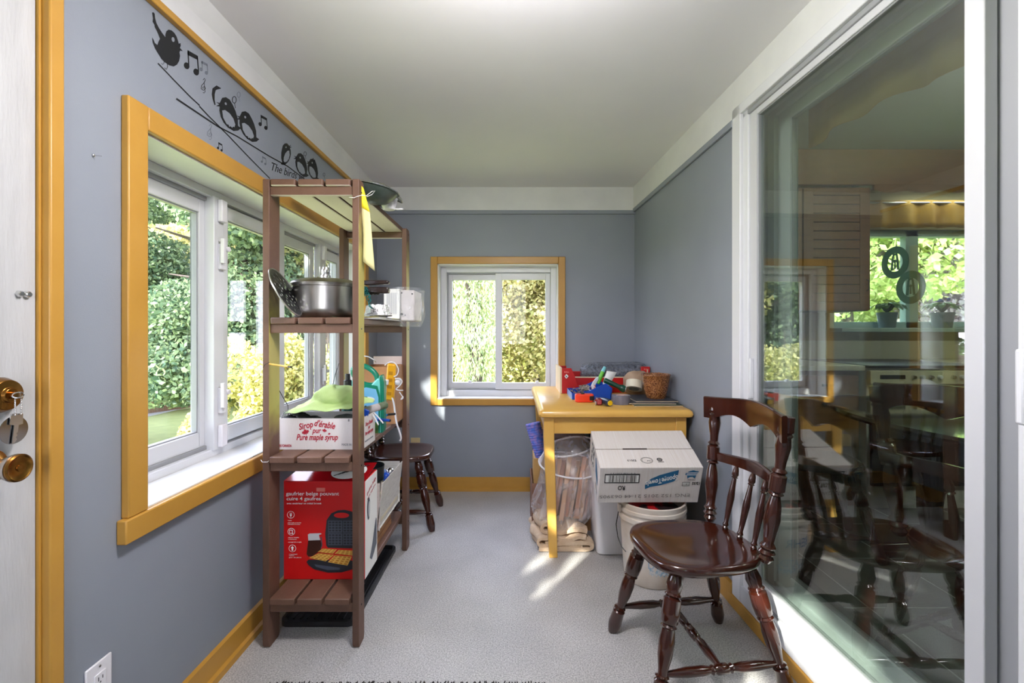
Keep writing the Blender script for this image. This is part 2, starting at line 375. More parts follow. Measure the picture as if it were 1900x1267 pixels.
# ------------------------------------------------------------------ entry door on the left
d1 = setting('door_1', (XL, .5, 0))
MB().box(XL, XL+.022, 1.058, 1.093, 0, 2.14).build('casing', YEL, d1, bevel=.004)
MB().box(XL, XL+.022, -.12, -.02, 0, 2.14).build('casing', YEL, d1, bevel=.004)
MB().box(XL, XL+.022, -.02, 1.058, 2.08, 2.16).build('casing', YEL, d1, bevel=.004)
MB().box(XL-.06, XL+.002, 1.052, 1.07, 0, 2.08).build('jamb', YEL, d1)
lz0, lz1, ly0, ly1 = 1.05, 1.93, .12, .80
s = MB(); s.box(XL-.045, XL-.004, -.02, ly0, .01, 2.075); s.box(XL-.045, XL-.004, ly1, 1.050, .01, 2.075)
s.box(XL-.045, XL-.004, ly0, ly1, .01, lz0); s.box(XL-.045, XL-.004, ly0, ly1, lz1, 2.075)
DOORW = M('worn_white_door_paint', (194, 194, 194), .5, var=(178, 178, 178), vs=5, bump=.25, bs=30, stretch=(1, 6, 1))
s.build('door_slab', DOORW, d1)
MB().box(XL-.028, XL-.022, ly0, ly1, lz0, lz1).build('pane', GLASS, d1)
def onL(px, py): return atx(px, py, XL-.004)
# deadbolt
c = onL(-4, 733); kx = XL-.004
db = thing('deadbolt', 'antique brass deadbolt rose on the white door with keys in its lock', 'deadbolt', c)
RX = lambda p: basis(p, (0, 1, 0), (0, 0, 1))
MB().lathe([(.037, 0), (.037, .006), (.031, .022), (.016, .024), (.014, .03), (0, .03)], 32, RX(c)).build('rose', BRASS, db, bevel=.001)
MB().lathe([(.008, 0), (.008, .014), (0, .015)], 16, RX(c+Vector((.028, 0, 0)))).build('lock_plug', BRASS, db)
kc = c+Vector((.030, .0, .0))
ky = thing('door_keys', 'silver key and round steel tag on a bead chain hanging from the deadbolt', 'keys', kc)
MB().box(-.003, .018, -.001, .001, -.006, .006, Matrix.Translation(kc)).tube([kc+Vector((.012, .012*math.cos(a), .006*math.sin(a))) for a in [i*PI/6 for i in range(12)]], .0014, 6, True).build('inserted_key', CHROME, ky)
ch = MB()
for sgn in (-1, 1):
    for i in range(11):
        ch.ball(kc+Vector((.008, .004+sgn*.006, -.004-i*.0037)), .0018, 5)
ch.build('bead_chain', CHROME, ky)
kz = kc.z-.073
MB().lathe([(.0285, 0), (.029, .0006), (.0285, .0015)], 40, basis((kc.x, kc.y+.002, kz), (0, 1, 0), (0, 0, 1))).build('steel_tag', M('polished_steel_tag', (150, 150, 152), .12, 1), ky)
kp = [(-.013, .034), (.011, .034), (.013, .012), (.005, .010), (.005, -.004), (.002, -.007), (.005, -.011), (.002, -.015), (.005, -.019), (.001, -.026), (-.004, -.028), (-.004, .010), (-.013, .012)]
MB().prism(kp, .003, .005, basis((kc.x, kc.y+.002, kz), (0, 1, -.12), (0, .12, 1))).build('hanging_key', CHROME, ky)
# knob
c = atx(-24, 868, kx)
kn = thing('round_knob', 'round brass knob on the white door below the deadbolt', 'doorknob', c)
MB().lathe([(.036, 0), (.036, .005), (.024, .012), (.016, .014)], 32, RX(c)).build('rose', BRASS, kn)
MB().lathe([(.016, .01), (.017, .03), (.024, .045), (.0285, .058), (.0285, .0615), (.026, .0618)], 32, RX(c)).build('knob_body', M('satin_chrome', (200, 192, 184), .3, 1), kn)
MB().lathe([(.0275, .062), (.028, .066), (.025, .068), (.022, .066), (.007, .0665), (.0065, .069), (0, .0695)], 32, RX(c)).build('knob_face', BRASS, kn)
c = atx(34, 545, kx)
bo = thing('door_bolt', 'small steel hex bolt head pair on the white door above the deadbolt', 'bolt', c)
for dy in (0, .016):
    MB().lathe([(.0075, 0), (.0075, .006), (.005, .009), (0, .009)], 6 if dy == 0 else 14, RX(c+Vector((0, dy, 0)))).build('bolt_head', CHROME, bo)
# wall screw and outlet
c = atx(172, 288, XL)
tag(MB().lathe([(.0035, 0), (.0035, .004), (0, .006)], 10, RX(c)).tube([c, c+Vector((.02, .003, -.001))], .0012, 6).build('wall_screw', CHROME), 'small steel screw left in the grey wall beside the window', 'screw')
oy0, oy1 = XL*FPX/(155-CX), XL*FPX/(204-CX)
ozt = EYE-(1208-CY)*oy1/FPX
ot = thing('wall_outlet', 'white duplex outlet plate low on the left wall below the window', 'outlet', (XL, (oy0+oy1)/2, ozt-.06))
MB().box(XL, XL+.006, oy0, oy1, ozt-.117, ozt).build('cover_plate', WPLA, ot, bevel=.003)
ym = (oy0+oy1)/2
MB().box(XL+.006, XL+.009, ym-.017, ym+.017, ozt-.095, ozt-.028).build('receptacle', WPLA, ot, bevel=.001)
MB().lathe([(.003, 0), (.003, .002), (0, .003)], 10, RX((XL+.006, ym, ozt-.012))).build('plate_screw', CHROME, ot)
for zz in (ozt-.042, ozt-.078):
    s = MB(); s.box(XL+.0085, XL+.0095, ym-.007, ym-.005, zz-.005, zz+.005); s.box(XL+.0085, XL+.0095, ym+.005, ym+.007, zz-.004, zz+.004)
    s.lathe([(.0022, 0), (0, .0008)], 8, RX((XL+.009, ym, zz-.010))); s.build('socket_slots', BLACK, ot)
c = at(771, 812, YB)
oc = thing('wall_outlet', 'small cream outlet plate on the back wall behind the wooden chair', 'outlet', (c.x, YB, c.z-.06))
MB().box(c.x-.036, c.x+.036, YB-.006, YB, c.z-.10, c.z+.0).build('cover_plate', CREAM, oc, bevel=.003)
MB().box(c.x-.016, c.x+.016, YB-.009, YB-.006, c.z-.08, c.z-.02).build('receptacle', CREAM, oc, bevel=.001)

# ------------------------------------------------------------------ wall decal
def onW(px, py): return atx(px, py, XL+.0006)
A1 = lambda x, y: (270+x/7.4545, 10+y/7.4545)
A2 = lambda x, y: (370+x/6.033, 130+y/6.033)
dc = thing('wall_decal', 'black vinyl decal of birds on wires with music notes above the left window', 'wall decal', onW(430, 220))
def dpoly(pts, A, name, mat=BLACK, hole=None):
    m = MB(); m.add([onW(*A(*p)) for p in pts], [list(range(len(pts)))]); return m.build(name, mat, dc, smooth=0)
def ell(cx, cy, rx, ry, rot=0, n=22):
    return [(cx+rx*math.cos(a)*math.cos(rot)-ry*math.sin(a)*math.sin(rot), cy+rx*math.cos(a)*math.sin(rot)+ry*math.sin(a)*math.cos(rot)) for a in [2*PI*i/n for i in range(n)]]
def stroke(pts, wd, A):
    """thick polyline as one closed polygon in crop coordinates"""
    L = []; Rr = []
    for i, p in enumerate(pts):
        a = pts[max(i-1, 0)]; b = pts[min(i+1, len(pts)-1)]
        dx, dy = b[0]-a[0], b[1]-a[1]; d = math.hypot(dx, dy) or 1; w_ = wd[i] if isinstance(wd, list) else wd
        L.append((p[0]-dy/d*w_/2, p[1]+dx/d*w_/2)); Rr.append((p[0]+dy/d*w_/2, p[1]-dx/d*w_/2))
    m = MB(); n = len(pts); m.add([onW(*A(*q)) for q in L+Rr], [[i, i+1, n+i+1, n+i] for i in range(n-1)]); return m
def merge(mbs, name, mat=BLACK, par=None):
    m = MB()
    for b in mbs: m.add(b.v, b.f)
    return m.build(name, mat, par or dc, smooth=0)
def pm(pts, A): m = MB(); m.add([onW(*A(*p)) for p in pts], [list(range(len(pts)))]); return m
WALLP = WALL
# big bird
body = [(90,100),(110,95),(128,115),(132,170),(150,240),(185,310),(230,380),(275,440),(275,400),(290,355),(320,335),(360,345),(400,380),(430,430),(450,490),(460,530),(485,520),(488,560),(475,585),(515,632),(480,625),(470,650),(478,700),(465,770),(435,820),(390,845),(330,830),(270,790),(220,740),(170,660),(130,590),(100,510),(90,440),(110,470),(130,520),(165,548),(180,500),(200,462),(185,420),(160,360),(128,300),(125,270),(98,225),(105,180)]
b1 = merge([pm(body, A1), stroke([(258,760),(255,800),(240,818),(218,800)], 7, A1), stroke([(300,800),(305,850),(290,885),(262,862)], 9, A1)], 'bird')
m = MB(); m.add([onW(*A1(*p))+Vector((.0004, 0, 0)) for p in ell(380, 472, 20, 34, -.2)], [list(range(22))]); m.build('bird_eye', WALLP, b1, smooth=0)
def small_bird(cx, cy, sc_, lean, A, flip=1):
    """body outline with a paler belly, leaning; units in crop pixels"""
    g = []
    def P(x, y): return (cx+flip*(x*math.cos(lean)-y*math.sin(lean))*sc_, cy+(x*math.sin(lean)+y*math.cos(lean))*sc_)
    out = [(-18,-92),(-2,-108),(22,-104),(40,-80),(46,-40),(48,0),(44,50),(30,92),(44,112),(20,120),(-8,112),(-34,80),(-48,40),(-52,0),(-46,-40),(-36,-62),(-56,-74),(-34,-76),(-46,-98),(-28,-84)]
    bb = merge([pm([P(*q) for q in out], A)], 'bird')
    bel = [(-30,-34),(-12,-30),(8,0),(18,40),(16,78),(4,92),(0,84),(-10,90),(-14,78),(-24,78),(-24,64),(-34,56),(-40,10)]
    m = MB(); m.add([onW(*A(*P(*q)))+Vector((.0004, 0, 0)) for q in bel], [list(range(len(bel)))]); m.build('bird_belly', WALLP, bb, smooth=0)
    m = MB(); m.add([onW(*A(*P(*q)))+Vector((.0004, 0, 0)) for q in ell(6, -66, 6, 9)], [list(range(22))]); m.build('bird_eye', WALLP, bb, smooth=0)
small_bird(325, 490, 1.78, -.36, A2); small_bird(540, 630, 1.62, -.36, A2)
small_bird(968, 935, 1.08, -.1, A2, -1); small_bird(1140, 1060, 1.22, -.25, A2); small_bird(1270, 1110, 1.1, -.2, A2)
merge([stroke([(175,390),(160,330),(155,270),(165,215),(195,195),(240,205)], [14,22,34,42,48,8], A2)], 'feather_mark')
merge([stroke([(1275,985),(1270,1000)], 10, A2), stroke([(1292,1005),(1278,1030)], 14, A2), stroke([(1308,1055),(1292,1068)], 12, A2), stroke([(1318,1110),(1302,1105)], 12, A2)], 'song_marks')
# wires
merge([stroke([(172,800),(400,1040),(625,1270),(750,1385)], 17, A1)], 'wire')
merge([stroke([(0,405),(100,512),(190,600),(330,740),(520,940),(790,1215)], [14,14,13,12,11,10], A2)], 'wire')
A0 = lambda x, y: (x, y)
merge([stroke([(327,183),(372,213),(405,235),(440,253),(500,290),(533,308),(565,332)], [3.4,3,2.6,2.4,2.2,2,1.8], A0)], 'wire')
def notes(x, y, k, A, mat=BLACK, rot=.0, name='music_note'):
    ps = [stroke([(x, y), (x+4*k, y+95*k)], 8*k, A), stroke([(x+62*k, y+38*k), (x+70*k, y+140*k)], 8*k, A),
          pm([(x-4*k, y-6*k), (x+66*k, y+34*k), (x+66*k, y+62*k), (x-4*k, y+26*k)], A), pm(ell(x-10*k, y+100*k, 18*k, 24*k, -.4), A), pm(ell(x+54*k, y+142*k, 18*k, 24*k, -.4), A)]
    merge(ps, name, mat)
notes(590, 630, 2.05, A1); notes(780, 770, 1.15, A1, GREYP); notes(690, 505, 1.0, A2); notes(215, 810, .62, A2); notes(705, 965, .6, A2, GREYP)
def clef(x, y, k, A, mat):
    pts = [(0,-60),(14,-78),(22,-60),(10,-34),(-14,-8),(-18,22),(4,38),(24,22),(16,0),(-2,8),(2,24)]
    merge([stroke([(x+a*k, y+b*k) for a, b in pts], 6*k, A), stroke([(x+10*k, y-40*k), (x+20*k, y+52*k), (x+10*k, y+64*k), (x, y+56*k)], 5*k, A)], 'treble_clef', mat)
clef(795, 1120, 1.45, A1, BLACK); clef(110, 700, 1.25, A2, GREYP)
for (x, y, k, mt) in ((390, 345, 1.25, BLACK), (1183, 945, .8, BLACK), (440, 285, 1.0, GREYP), (1395, 1175, .6, BLACK)):
    merge([stroke([(x+18*k*math.cos(a), y+30*k*math.sin(a)-10*k) for a in [i*PI/6 for i in range(13)]], 7*k, A2), stroke([(x+4*k, y+20*k), (x+10*k, y+66*k)], 5*k, A2)], 'music_note', mt)
pa, pb = onW(501, 308), onW(560, 330)
dr = (pb-pa).normalized(); text('The birds wi', .052, basis(pa+Vector((0, .0, .0)), dr, (0, 0, 1)), BLACK, dc, shear=.35, align='LEFT', fit=(pb-pa).length*1.05)

# ------------------------------------------------------------------ sliding patio doors on the right
d2 = setting('door_2', tuple(RM @ Vector((2.1, 0, 0))))
def RB(u0, u1, v0, v1, z0_, z1_, name, mat, par, bv=.003): return MB().box(u0, u1, v0, v1, z0_, z1_, RM).build(name, mat, par, bevel=bv)
RB(1.53, 1.60, -.014, .03, .055, 2.225, 'casing', VINYL, d2)
RB(1.60, 1.64, .0, .05, .055, 2.225, 'jamb', VINYL, d2)
RB(1.53, 2.86, -.014, .03, 2.18, 2.225, 'casing', VINYL, d2)
RB(1.60, 2.86, .0, .04, 2.16, 2.18, 'head_track', VINYLG, d2)
RB(1.50, 4.6, -.02, 0, 0, .055, 'yellow_kick_strip', YEL, d2)
RB(1.53, 2.86, -.012, .06, .055, .125, 'threshold', VINYL, d2)
RB(1.62, 2.86, .006, .012, .125, .14, 'sill_track', VINYLG, d2, 0)
# front panel
def RRing(u0, u1, z0_, z1_, wl_, wr_, wb_, wt_, v0, v1, name, mat, par):
    m = MB(); m.box(u0, u0+wl_, v0, v1, z0_, z1_, RM); m.box(u1-wr_, u1, v0, v1, z0_, z1_, RM)
    m.box(u0+wl_, u1-wr_, v0, v1, z0_, z0_+wb_, RM); m.box(u0+wl_, u1-wr_, v0, v1, z1_-wt_, z1_, RM)
    return m.build(name, mat, par, bevel=.003)
fp = RRing(1.64, 2.602, .125, 2.165, .055, .044, .078, .03, .008, .04, 'sliding_panel', VINYLD, d2)
MB().box(1.69, 2.56, .022, .027, .2, 2.14, RM).build('pane', DGLASS, fp)
RRing(1.692, 2.562, .2, 2.138, .007, .007, .007, .007, .014, .034, 'glazing_bead', VINYLG, fp)
MB().box(1.655, 1.672, -.008, .008, .95, 1.12, RM).build('pull_handle', VINYL, fp, bevel=.003)
sp = RRing(2.59, 4.5, .125, 2.165, .07, .05, .078, .03, .045, .075, 'sliding_panel', VINYLG, d2)
MB().box(2.66, 4.45, .058, .063, .2, 2.14, RM).build('pane', DGLASS, sp)
RB(2.70, 2.79, -.03, .03, .055, 2.225, 'jamb', VINYL, d2, .004)
hd = MB().box(2.715, 2.735, -.055, -.03, 1.05, 1.20, RM).build('latch_handle', VINYL, d2, bevel=.006)
# inner door (kitchen side)
d3 = setting('door_3', tuple(RM @ Vector((2.1, .2, .1))))
RB(1.50, 1.53, .05, .27, .09, 2.225, 'jamb', VINYL, d3); RB(1.50, 4.6, .12, .27, 2.21, 2.25, 'head_jamb', VINYL, d3)
RB(1.50, 4.6, .06, .30, .02, .10, 'threshold', VINYL, d3); 
for v in (.10, .135, .165): RB(1.53, 4.5, v, v+.008, .10, .118, 'sill_track', VINYLG, d3, 0)
ip = RRing(1.53, 4.4, .10, 2.215, .05, .05, .035, .03, .15, .18, 'outer_frame', VINYL, d3)
ip = RRing(1.585, 4.35, .135, 2.185, .085, .05, .06, .05, .165, .20, 'glazed_panel', VINYL, d3)
MB().box(1.66, 4.3, .180, .185, .19, 2.14, RM).build('pane', DGLASS2, ip)
RRing(1.664, 4.3, .19, 2.14, .010, .01, .010, .010, .172, .194, 'glazing_bead', VINYLG, ip)
# round decals on the inner pane
DKG = M('dark_green_decal', (50, 84, 68), .5)
for (px, py, lab) in ((1661, 487, 'upper round green bell-tower decal on the glass door'), (1690, 533, 'lower round green bell-tower decal on the glass door')):
    Yd = 1.0
    for _ in range(20):
        u_ = YB-Yd; X_ = .93+.04*u_+.176; Yd = FPX*X_/(px-CX)
    c = Vector((X_, Yd, EYE-(py-CY)*Yd/FPX)); sk = thing('window_decal', lab, 'window decal', c)
    B = basis(c, (.04, -1, 0), (0, 0, 1)); m = MB(); n = 36
    m.add([B @ Vector((r_*math.cos(2*PI*i/n), r_*math.sin(2*PI*i/n), h_)) for h_ in (0, .002) for r_ in (.029, .050) for i in range(n)],
          [[i, (i+1) % n, n+(i+1) % n, n+i] for i in range(n)]+[[2*n+i, 2*n+(i+1) % n, 3*n+(i+1) % n, 3*n+i] for i in range(n)]+[[n+i, n+(i+1) % n, 3*n+(i+1) % n, 3*n+i] for i in range(n)])
    m.build('ring', DKG, sk)
    m = MB()
    for sg in (-1, 1): m.prism([(sg*.010, .022), (sg*.004, .022), (sg*.008, -.024), (sg*.016, -.024)], 0, .0015, B)
    m.prism([(-.008, .022), (.008, .022), (.008, .028), (-.008, .028)], 0, .0015, B); m.prism(ell(0, .004, .004, .005), 0, .0015, B); m.prism([(-.002, 0), (.002, 0), (.003, -.02), (-.003, -.02)], 0, .0015, B)
    m.build('bell_tower', DKG, sk)

# ------------------------------------------------------------------ ceiling lamp (just above the frame)
lp = thing('ceiling_lamp', 'white flush dome ceiling lamp above the middle of the room', 'ceiling lamp', (0, 1.05, H))
MB().lathe([(.16, 0), (.16, -.02), (.15, -.025)], 40, Matrix.Translation((0, 1.05, H))).build('lamp_base', WHITE, lp)
MB().lathe([(.15, -.02), (.14, -.045), (.10, -.07), (.05, -.082), (0, -.085)], 40, Matrix.Translation((0, 1.05, H))).build('lamp_shade', emis('lit_opal_glass', (255, 250, 240), 2), lp)
for (x, y, e, sz) in ((0, 1.05, LAMP_ENERGY, .3),):
    ld = bpy.data.lights.new('lamp_bulb', 'POINT'); ld.energy = e; ld.shadow_soft_size = .12; ld.color = (1, .95, 1)
    lo = bpy.data.objects.new('lamp_bulb', ld); C.objects.link(lo); lo.location = (x, y, H-.25)
    la = bpy.data.lights.new('lamp_downlight', 'AREA'); la.shape = 'DISK'; la.size = .26; la.energy = 7.5; la.color = (1, .96, .98)
    lo = bpy.data.objects.new('lamp_downlight', la); C.objects.link(lo); lo.location = (x, y, H-.09)
# ------------------------------------------------------------------ wooden shelf rack
def wood_mat():
    m = M('brown_painted_wood', (112, 82, 66), .55, var=(96, 68, 54), vs=10, bump=.35, bs=60, stretch=(1, 1, 1))
    return m
WOOD = wood_mat()
def post_mat():
    m = M('brown_post_paint_with_old_yellow', (112, 82, 66), .55, var=(96, 68, 54), vs=10, bump=.3, bs=50)
    n = m.node_tree.nodes; l = m.node_tree.links; b = n['Principled BSDF']; src = b.inputs['Base Color'].links[0].from_socket
    t = n.new('ShaderNodeTexCoord'); sp_ = n.new('ShaderNodeSeparateXYZ'); l.new(t.outputs['Object'], sp_.inputs[0])
    nn = n.new('ShaderNodeSeparateXYZ'); l.new(t.outputs['Normal'], nn.inputs[0])
    def math_(op, a, b_=None, c=None):
        k = n.new('ShaderNodeMath'); k.operation = op
        for i, v in enumerate((a, b_, c)):
            if v is None: continue
            if isinstance(v, (int, float)): k.inputs[i].default_value = v
            else: l.new(v, k.inputs[i])
        return k.outputs[0]
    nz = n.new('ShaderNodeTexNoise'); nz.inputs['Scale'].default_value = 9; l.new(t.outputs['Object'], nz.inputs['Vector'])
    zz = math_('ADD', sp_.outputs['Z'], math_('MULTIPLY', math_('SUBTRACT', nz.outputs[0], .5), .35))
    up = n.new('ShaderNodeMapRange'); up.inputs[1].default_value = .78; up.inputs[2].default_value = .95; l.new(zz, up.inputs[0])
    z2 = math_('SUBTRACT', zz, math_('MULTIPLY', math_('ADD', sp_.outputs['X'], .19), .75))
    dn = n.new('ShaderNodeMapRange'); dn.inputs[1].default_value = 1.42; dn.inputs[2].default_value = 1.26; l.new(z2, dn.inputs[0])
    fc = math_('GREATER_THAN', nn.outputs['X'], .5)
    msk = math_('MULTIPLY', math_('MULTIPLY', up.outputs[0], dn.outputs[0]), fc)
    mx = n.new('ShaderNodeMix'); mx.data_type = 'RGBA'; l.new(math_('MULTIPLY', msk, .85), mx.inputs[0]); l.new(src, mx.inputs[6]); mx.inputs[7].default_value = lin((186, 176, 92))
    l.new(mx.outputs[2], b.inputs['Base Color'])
    return m
POSTM = post_mat()
def glare_under(name, rgb):
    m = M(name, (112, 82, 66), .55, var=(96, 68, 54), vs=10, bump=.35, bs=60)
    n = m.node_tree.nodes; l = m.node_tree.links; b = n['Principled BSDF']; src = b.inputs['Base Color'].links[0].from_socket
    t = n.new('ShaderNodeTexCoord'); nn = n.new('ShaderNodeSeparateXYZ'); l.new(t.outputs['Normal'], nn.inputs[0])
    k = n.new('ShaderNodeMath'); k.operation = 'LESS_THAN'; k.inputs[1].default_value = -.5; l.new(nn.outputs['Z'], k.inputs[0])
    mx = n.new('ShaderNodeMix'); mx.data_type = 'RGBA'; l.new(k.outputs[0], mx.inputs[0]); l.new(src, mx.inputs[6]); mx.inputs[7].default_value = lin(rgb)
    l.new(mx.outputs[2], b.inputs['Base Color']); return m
UNDER = glare_under('brown_wood_with_underside_glare', (226, 214, 206))  # glare on downward faces of the top shelf, painted in as a pale colour
SX0, SX1, SY0, SY1 = -.981, -.606, 1.824, 2.70
rk = thing('wooden_shelf', 'tall brown slatted wooden shelf rack standing against the left window', 'shelf', (-.79, 2.26, 0))
TH = .026
for (x, y, dy) in ((SX0, SY0, .082), (SX1-TH, SY0, .066), (SX0, SY1-.08, .08), (SX1-TH, SY1-.072, .072)):
    zt = 1.828 if y == SY0 else 1.812
    m = MB().prism([(0, .012), (.008, 0), (dy-.008, 0), (dy, .012), (dy, zt-.02), (dy-.015, zt), (.004, zt), (0, zt-.004)], 0, TH, basis((x, y, 0), (0, 1, 0), (0, 0, 1)))
    m.build('post', POSTM, rk, bevel=.002)
LV = [1.80, 1.262, .722, .173]             # top of the crossbars
for zt in LV:
    for y in (SY0+.006, SY1-.034):
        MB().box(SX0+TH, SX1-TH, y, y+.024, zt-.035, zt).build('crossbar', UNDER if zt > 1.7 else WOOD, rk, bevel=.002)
    for k in range(3):
        xa = SX0+TH+.006+k*.1065
        nose = SY0-.004 if zt > 1 else SY0-.012
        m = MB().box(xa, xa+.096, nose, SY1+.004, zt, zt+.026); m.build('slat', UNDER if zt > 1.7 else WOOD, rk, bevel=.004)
for y in (SY0+.03, SY1-.03):
    for zt in LV:
        m = MB().lathe([(.004, 0), (.003, .002), (0, .002)], 8, RX((SX1, y, zt-.018))); m.build('screw_head', DARKM, rk)
ZS = [z+.026 for z in LV]
# staple / string on the front posts
tag(MB().tube([Vector((SX0-.004, SY0-.004, .735+.0)), Vector((SX0+.004, SY0-.010, .728)), Vector((SX0+.022, SY0-.006, .727)), Vector((SX0+.028, SY0+.01, .735))], .0012, 5).build('wire_staple', PAPW), 'white bent wire staple on the left front post of the shelf', 'staple')
def xsc(px, Y): return (px-CX)*Y/FPX
def zsc(py, Y): return EYE-(py-CY)*Y/FPX

# --- top shelf: platter, lid, bowl, yellow note
GRN = M('dark_green_enamel', (26, 46, 34), .18, var=(40, 62, 46), vs=9, coat=.5)
GRNU = M('speckled_green_enamel', (42, 56, 48), .3, var=(88, 96, 90), vs=18)
def place_bowl(name, lab, cat, prof, c, tilt, matl, extra=None):
    t_ = thing(name, lab, cat, c); xf = Matrix.Translation(c) @ Euler(tilt).to_matrix().to_4x4()
    return t_, xf
pc = Vector((xsc(648, 2.2), 2.2, 1.838))
pt, xf = place_bowl('serving_platter', 'big dark green enamel platter lying over the edge of the top shelf', 'platter', None, pc, (0, .05, 0), GRN)
MB().lathe([(0, .004), (.13, .004), (.16, .012), (.215, .022), (.216, .026), (.158, .017), (.12, .009), (0, .009)], 56, xf, 1.0, .85).build('platter_body', GRN, pt)
bc = Vector((xsc(690, 2.06), 2.06, 1.853))
bw, xf = place_bowl('enamel_basin', 'speckled grey green basin hanging off the right side of the top shelf', 'basin', None, bc, (-.03, .16, 0), GRNU)
MB().lathe([(0, -.055), (.04, -.054), (.075, -.042), (.10, -.022), (.112, .0), (.120, .002), (.120, .006), (.108, .004), (.095, -.018), (.07, -.036), (0, -.048)], 48, xf, 1.0, .9).build('basin_body', GRNU, bw)
MB().tube([xf @ Vector((.118*math.cos(a), .106*math.sin(a), .004)) for a in [2*PI*i/40 for i in range(40)]], .0028, 6, True).build('rim', CHROME, bw)
lc = Vector((xsc(712, 2.1), 2.16, 1.872))
gl, xf = place_bowl('glass_lid', 'clear glass lid with a dark rim tilted on the green basin', 'pot lid', None, lc, (0, .55, 0), GLASS)
MB().lathe([(.078, 0), (.070, .012), (.045, .022), (0, .026)], 36, xf).build('lid_glass', glassmat('lid_glass', (.9, .93, .92), 3, minr=.1), gl)
MB().tube([xf @ Vector((.078*math.cos(a), .078*math.sin(a), 0)) for a in [2*PI*i/36 for i in range(36)]], .003, 6, True).build('lid_rim', STEEL, gl)
wc = Vector((-.580, 2.16, 1.802))
wb_, xf = place_bowl('plastic_colander', 'white plastic colander bowl hanging at the right edge of the top shelf', 'colander', None, wc, (0, 0, 0), WPLA)
MB().lathe([(.012, -.012), (.026, -.008), (.036, .02), (.042, .055), (.040, .055), (.034, .02), (.022, -.005), (0, -.008)], 32, xf).build('bowl', WPLA, wb_)
MB().tube([xf @ Vector(p) for p in ((.03, -.015, -.008), (.05, -.02, -.01), (.066, -.015, -.008), (.066, .0, -.006), (.034, .015, -.004))], .003, 6).build('bowl_handle', WPLA, wb_)
# yellow note on a string
YP = M('pale_yellow_paper', (222, 214, 158), .75, var=(212, 204, 146), vs=12); YP2 = M('bright_yellow_paper', (236, 216, 40), .7)
g = []
Yn = SY0+.036
for i in range(15):
    t_ = i/14; y_ = 345+t_*140; xl = 667-1.0*math.sin(t_*7)-2+t_*3.5; xr = (669+t_/.3*12) if t_ < .3 else 681+(t_-.3)/.7*9
    yb = SY0+.075
    g.append([at(xl+(xr-xl)*u, y_+u*(5+13*t_), SY0+.030+.004*math.sin(t_*5+u*2)+.01*u) for u in (0, .33, .66, 1)])
nt_ = thing('yellow_note', 'long pale yellow paper note hanging by a white string from the right front post', 'paper note', g[3][0])
dxn = Vector((.012, 0, 0))
MB().sheet([[p+dxn for p in r_] for r_ in g[2:]]).build('note_paper', YP, nt_, solid=.0006)
MB().sheet([[p+dxn+Vector((.001, -.001, 0)) for p in r_] for r_ in g[:5]]).build('note_header', YP2, nt_, solid=.0006)
sg = [at(648, 366, SY0-.004), at(657, 367, SY0-.006), at(664, 364, SY0-.004), at(672, 362, SY0+.02), at(680, 363, SY0+.02), at(690, 355, SY0+.02), at(696, 354, SY0+.02), at(690, 361, SY0+.02), at(680, 365, SY0+.02)]
MB().tube(sg, .0012, 5).build('string', PAPW, nt_)

# --- second shelf: cooker, disc, foil pans, bag
Z2 = ZS[1]; pcx, pcy = xsc(603, 2.02), 2.03; rc = .138
pk = thing('pressure_cooker', 'large steel pressure cooker with black handles on the second shelf', 'pressure cooker', (pcx, pcy, Z2))
P = Matrix.Translation((pcx, pcy, Z2+.001))
MB().lathe([(0, 0), (rc-.022, 0), (rc-.010, .006), (rc-.002, .022), (rc, .04), (rc, .132), (rc+.004, .134), (rc+.004, .140), (0, .140)], 64, P).build('pot_body', STEEL, pk)
MB().lathe([(rc+.006, .138), (rc+.007, .146), (rc-.004, .156), (rc-.03, .166), (.05, .172), (0, .173)], 64, P).build('pot_lid', STEEL, pk)
rg = MB().lathe([(.022, .170), (.022, .186), (.018, .188), (.018, .192), (.019, .194), (.019, .210), (.015, .212), (.013, .222), (0, .224)], 24, P).build('pressure_regulator', CHROME, pk)
MB().tube([P @ Vector(p) for p in ((-.010, 0, .222), (-.010, 0, .236), (-.004, 0, .242), (.006, 0, .242), (.010, 0, .236), (.010, 0, .222))], .0018, 6).build('regulator_loop', CHROME, rg)
MB().lathe([(.009, .165), (.009, .182), (.004, .186), (0, .19)], 14, Matrix.Translation((pcx-.055, pcy+.05, Z2))).build('safety_valve', CHROME, pk)
BAK = M('dark_brown_handle_plastic', (38, 24, 22), .25)
hx0 = pcx+rc-.012; hx1 = xsc(722, 2.02)
for (za, zb, t0) in ((.145, .165, 0), (.112, .136, .006)):
    yy = pcy-.005
    out = [(hx0, za+.002), (hx0+.06, za), (hx1-.02, za+.003-t0), (hx1-.003, za+.004-t0), (hx1, za+.010), (hx1-.004, zb), (hx1-.03, zb), (hx0, zb)]
    MB().prism(out, -.016, .016, Matrix.Translation((0, yy, Z2)) @ Matrix.Rotation(PI/2, 4, 'X')).build('handle', BAK, pk, bevel=.004)
g_ = MB()
for k in range(6): g_.ball((hx0+.03+k*.014, pcy-.005, Z2+.112), .009, 6)
g_.build('finger_grip', BAK, pk)
dcn = Vector((-.899, 1.842, zsc(543, 1.83)+.003))
uu = Vector((.47, 0, -.88)).normalized(); vv = Vector((-.08, .99, -.043)).normalized()
ds = thing('steamer_disc', 'perforated steel steamer disc leaning against the left post beside the cooker', 'steamer disc', dcn)
B = basis(dcn, uu, vv); rD = .103; m = MB(); n = 56; rings = [0, .02]
holes = []
for ring_r, cnt in ((.022, 4), (.040, 8), (.060, 12), (.078, 10)):
    for k in range(cnt): holes.append((ring_r*math.cos(2*PI*k/cnt+ring_r*40), ring_r*math.sin(2*PI*k/cnt+ring_r*40)))
DG = 44
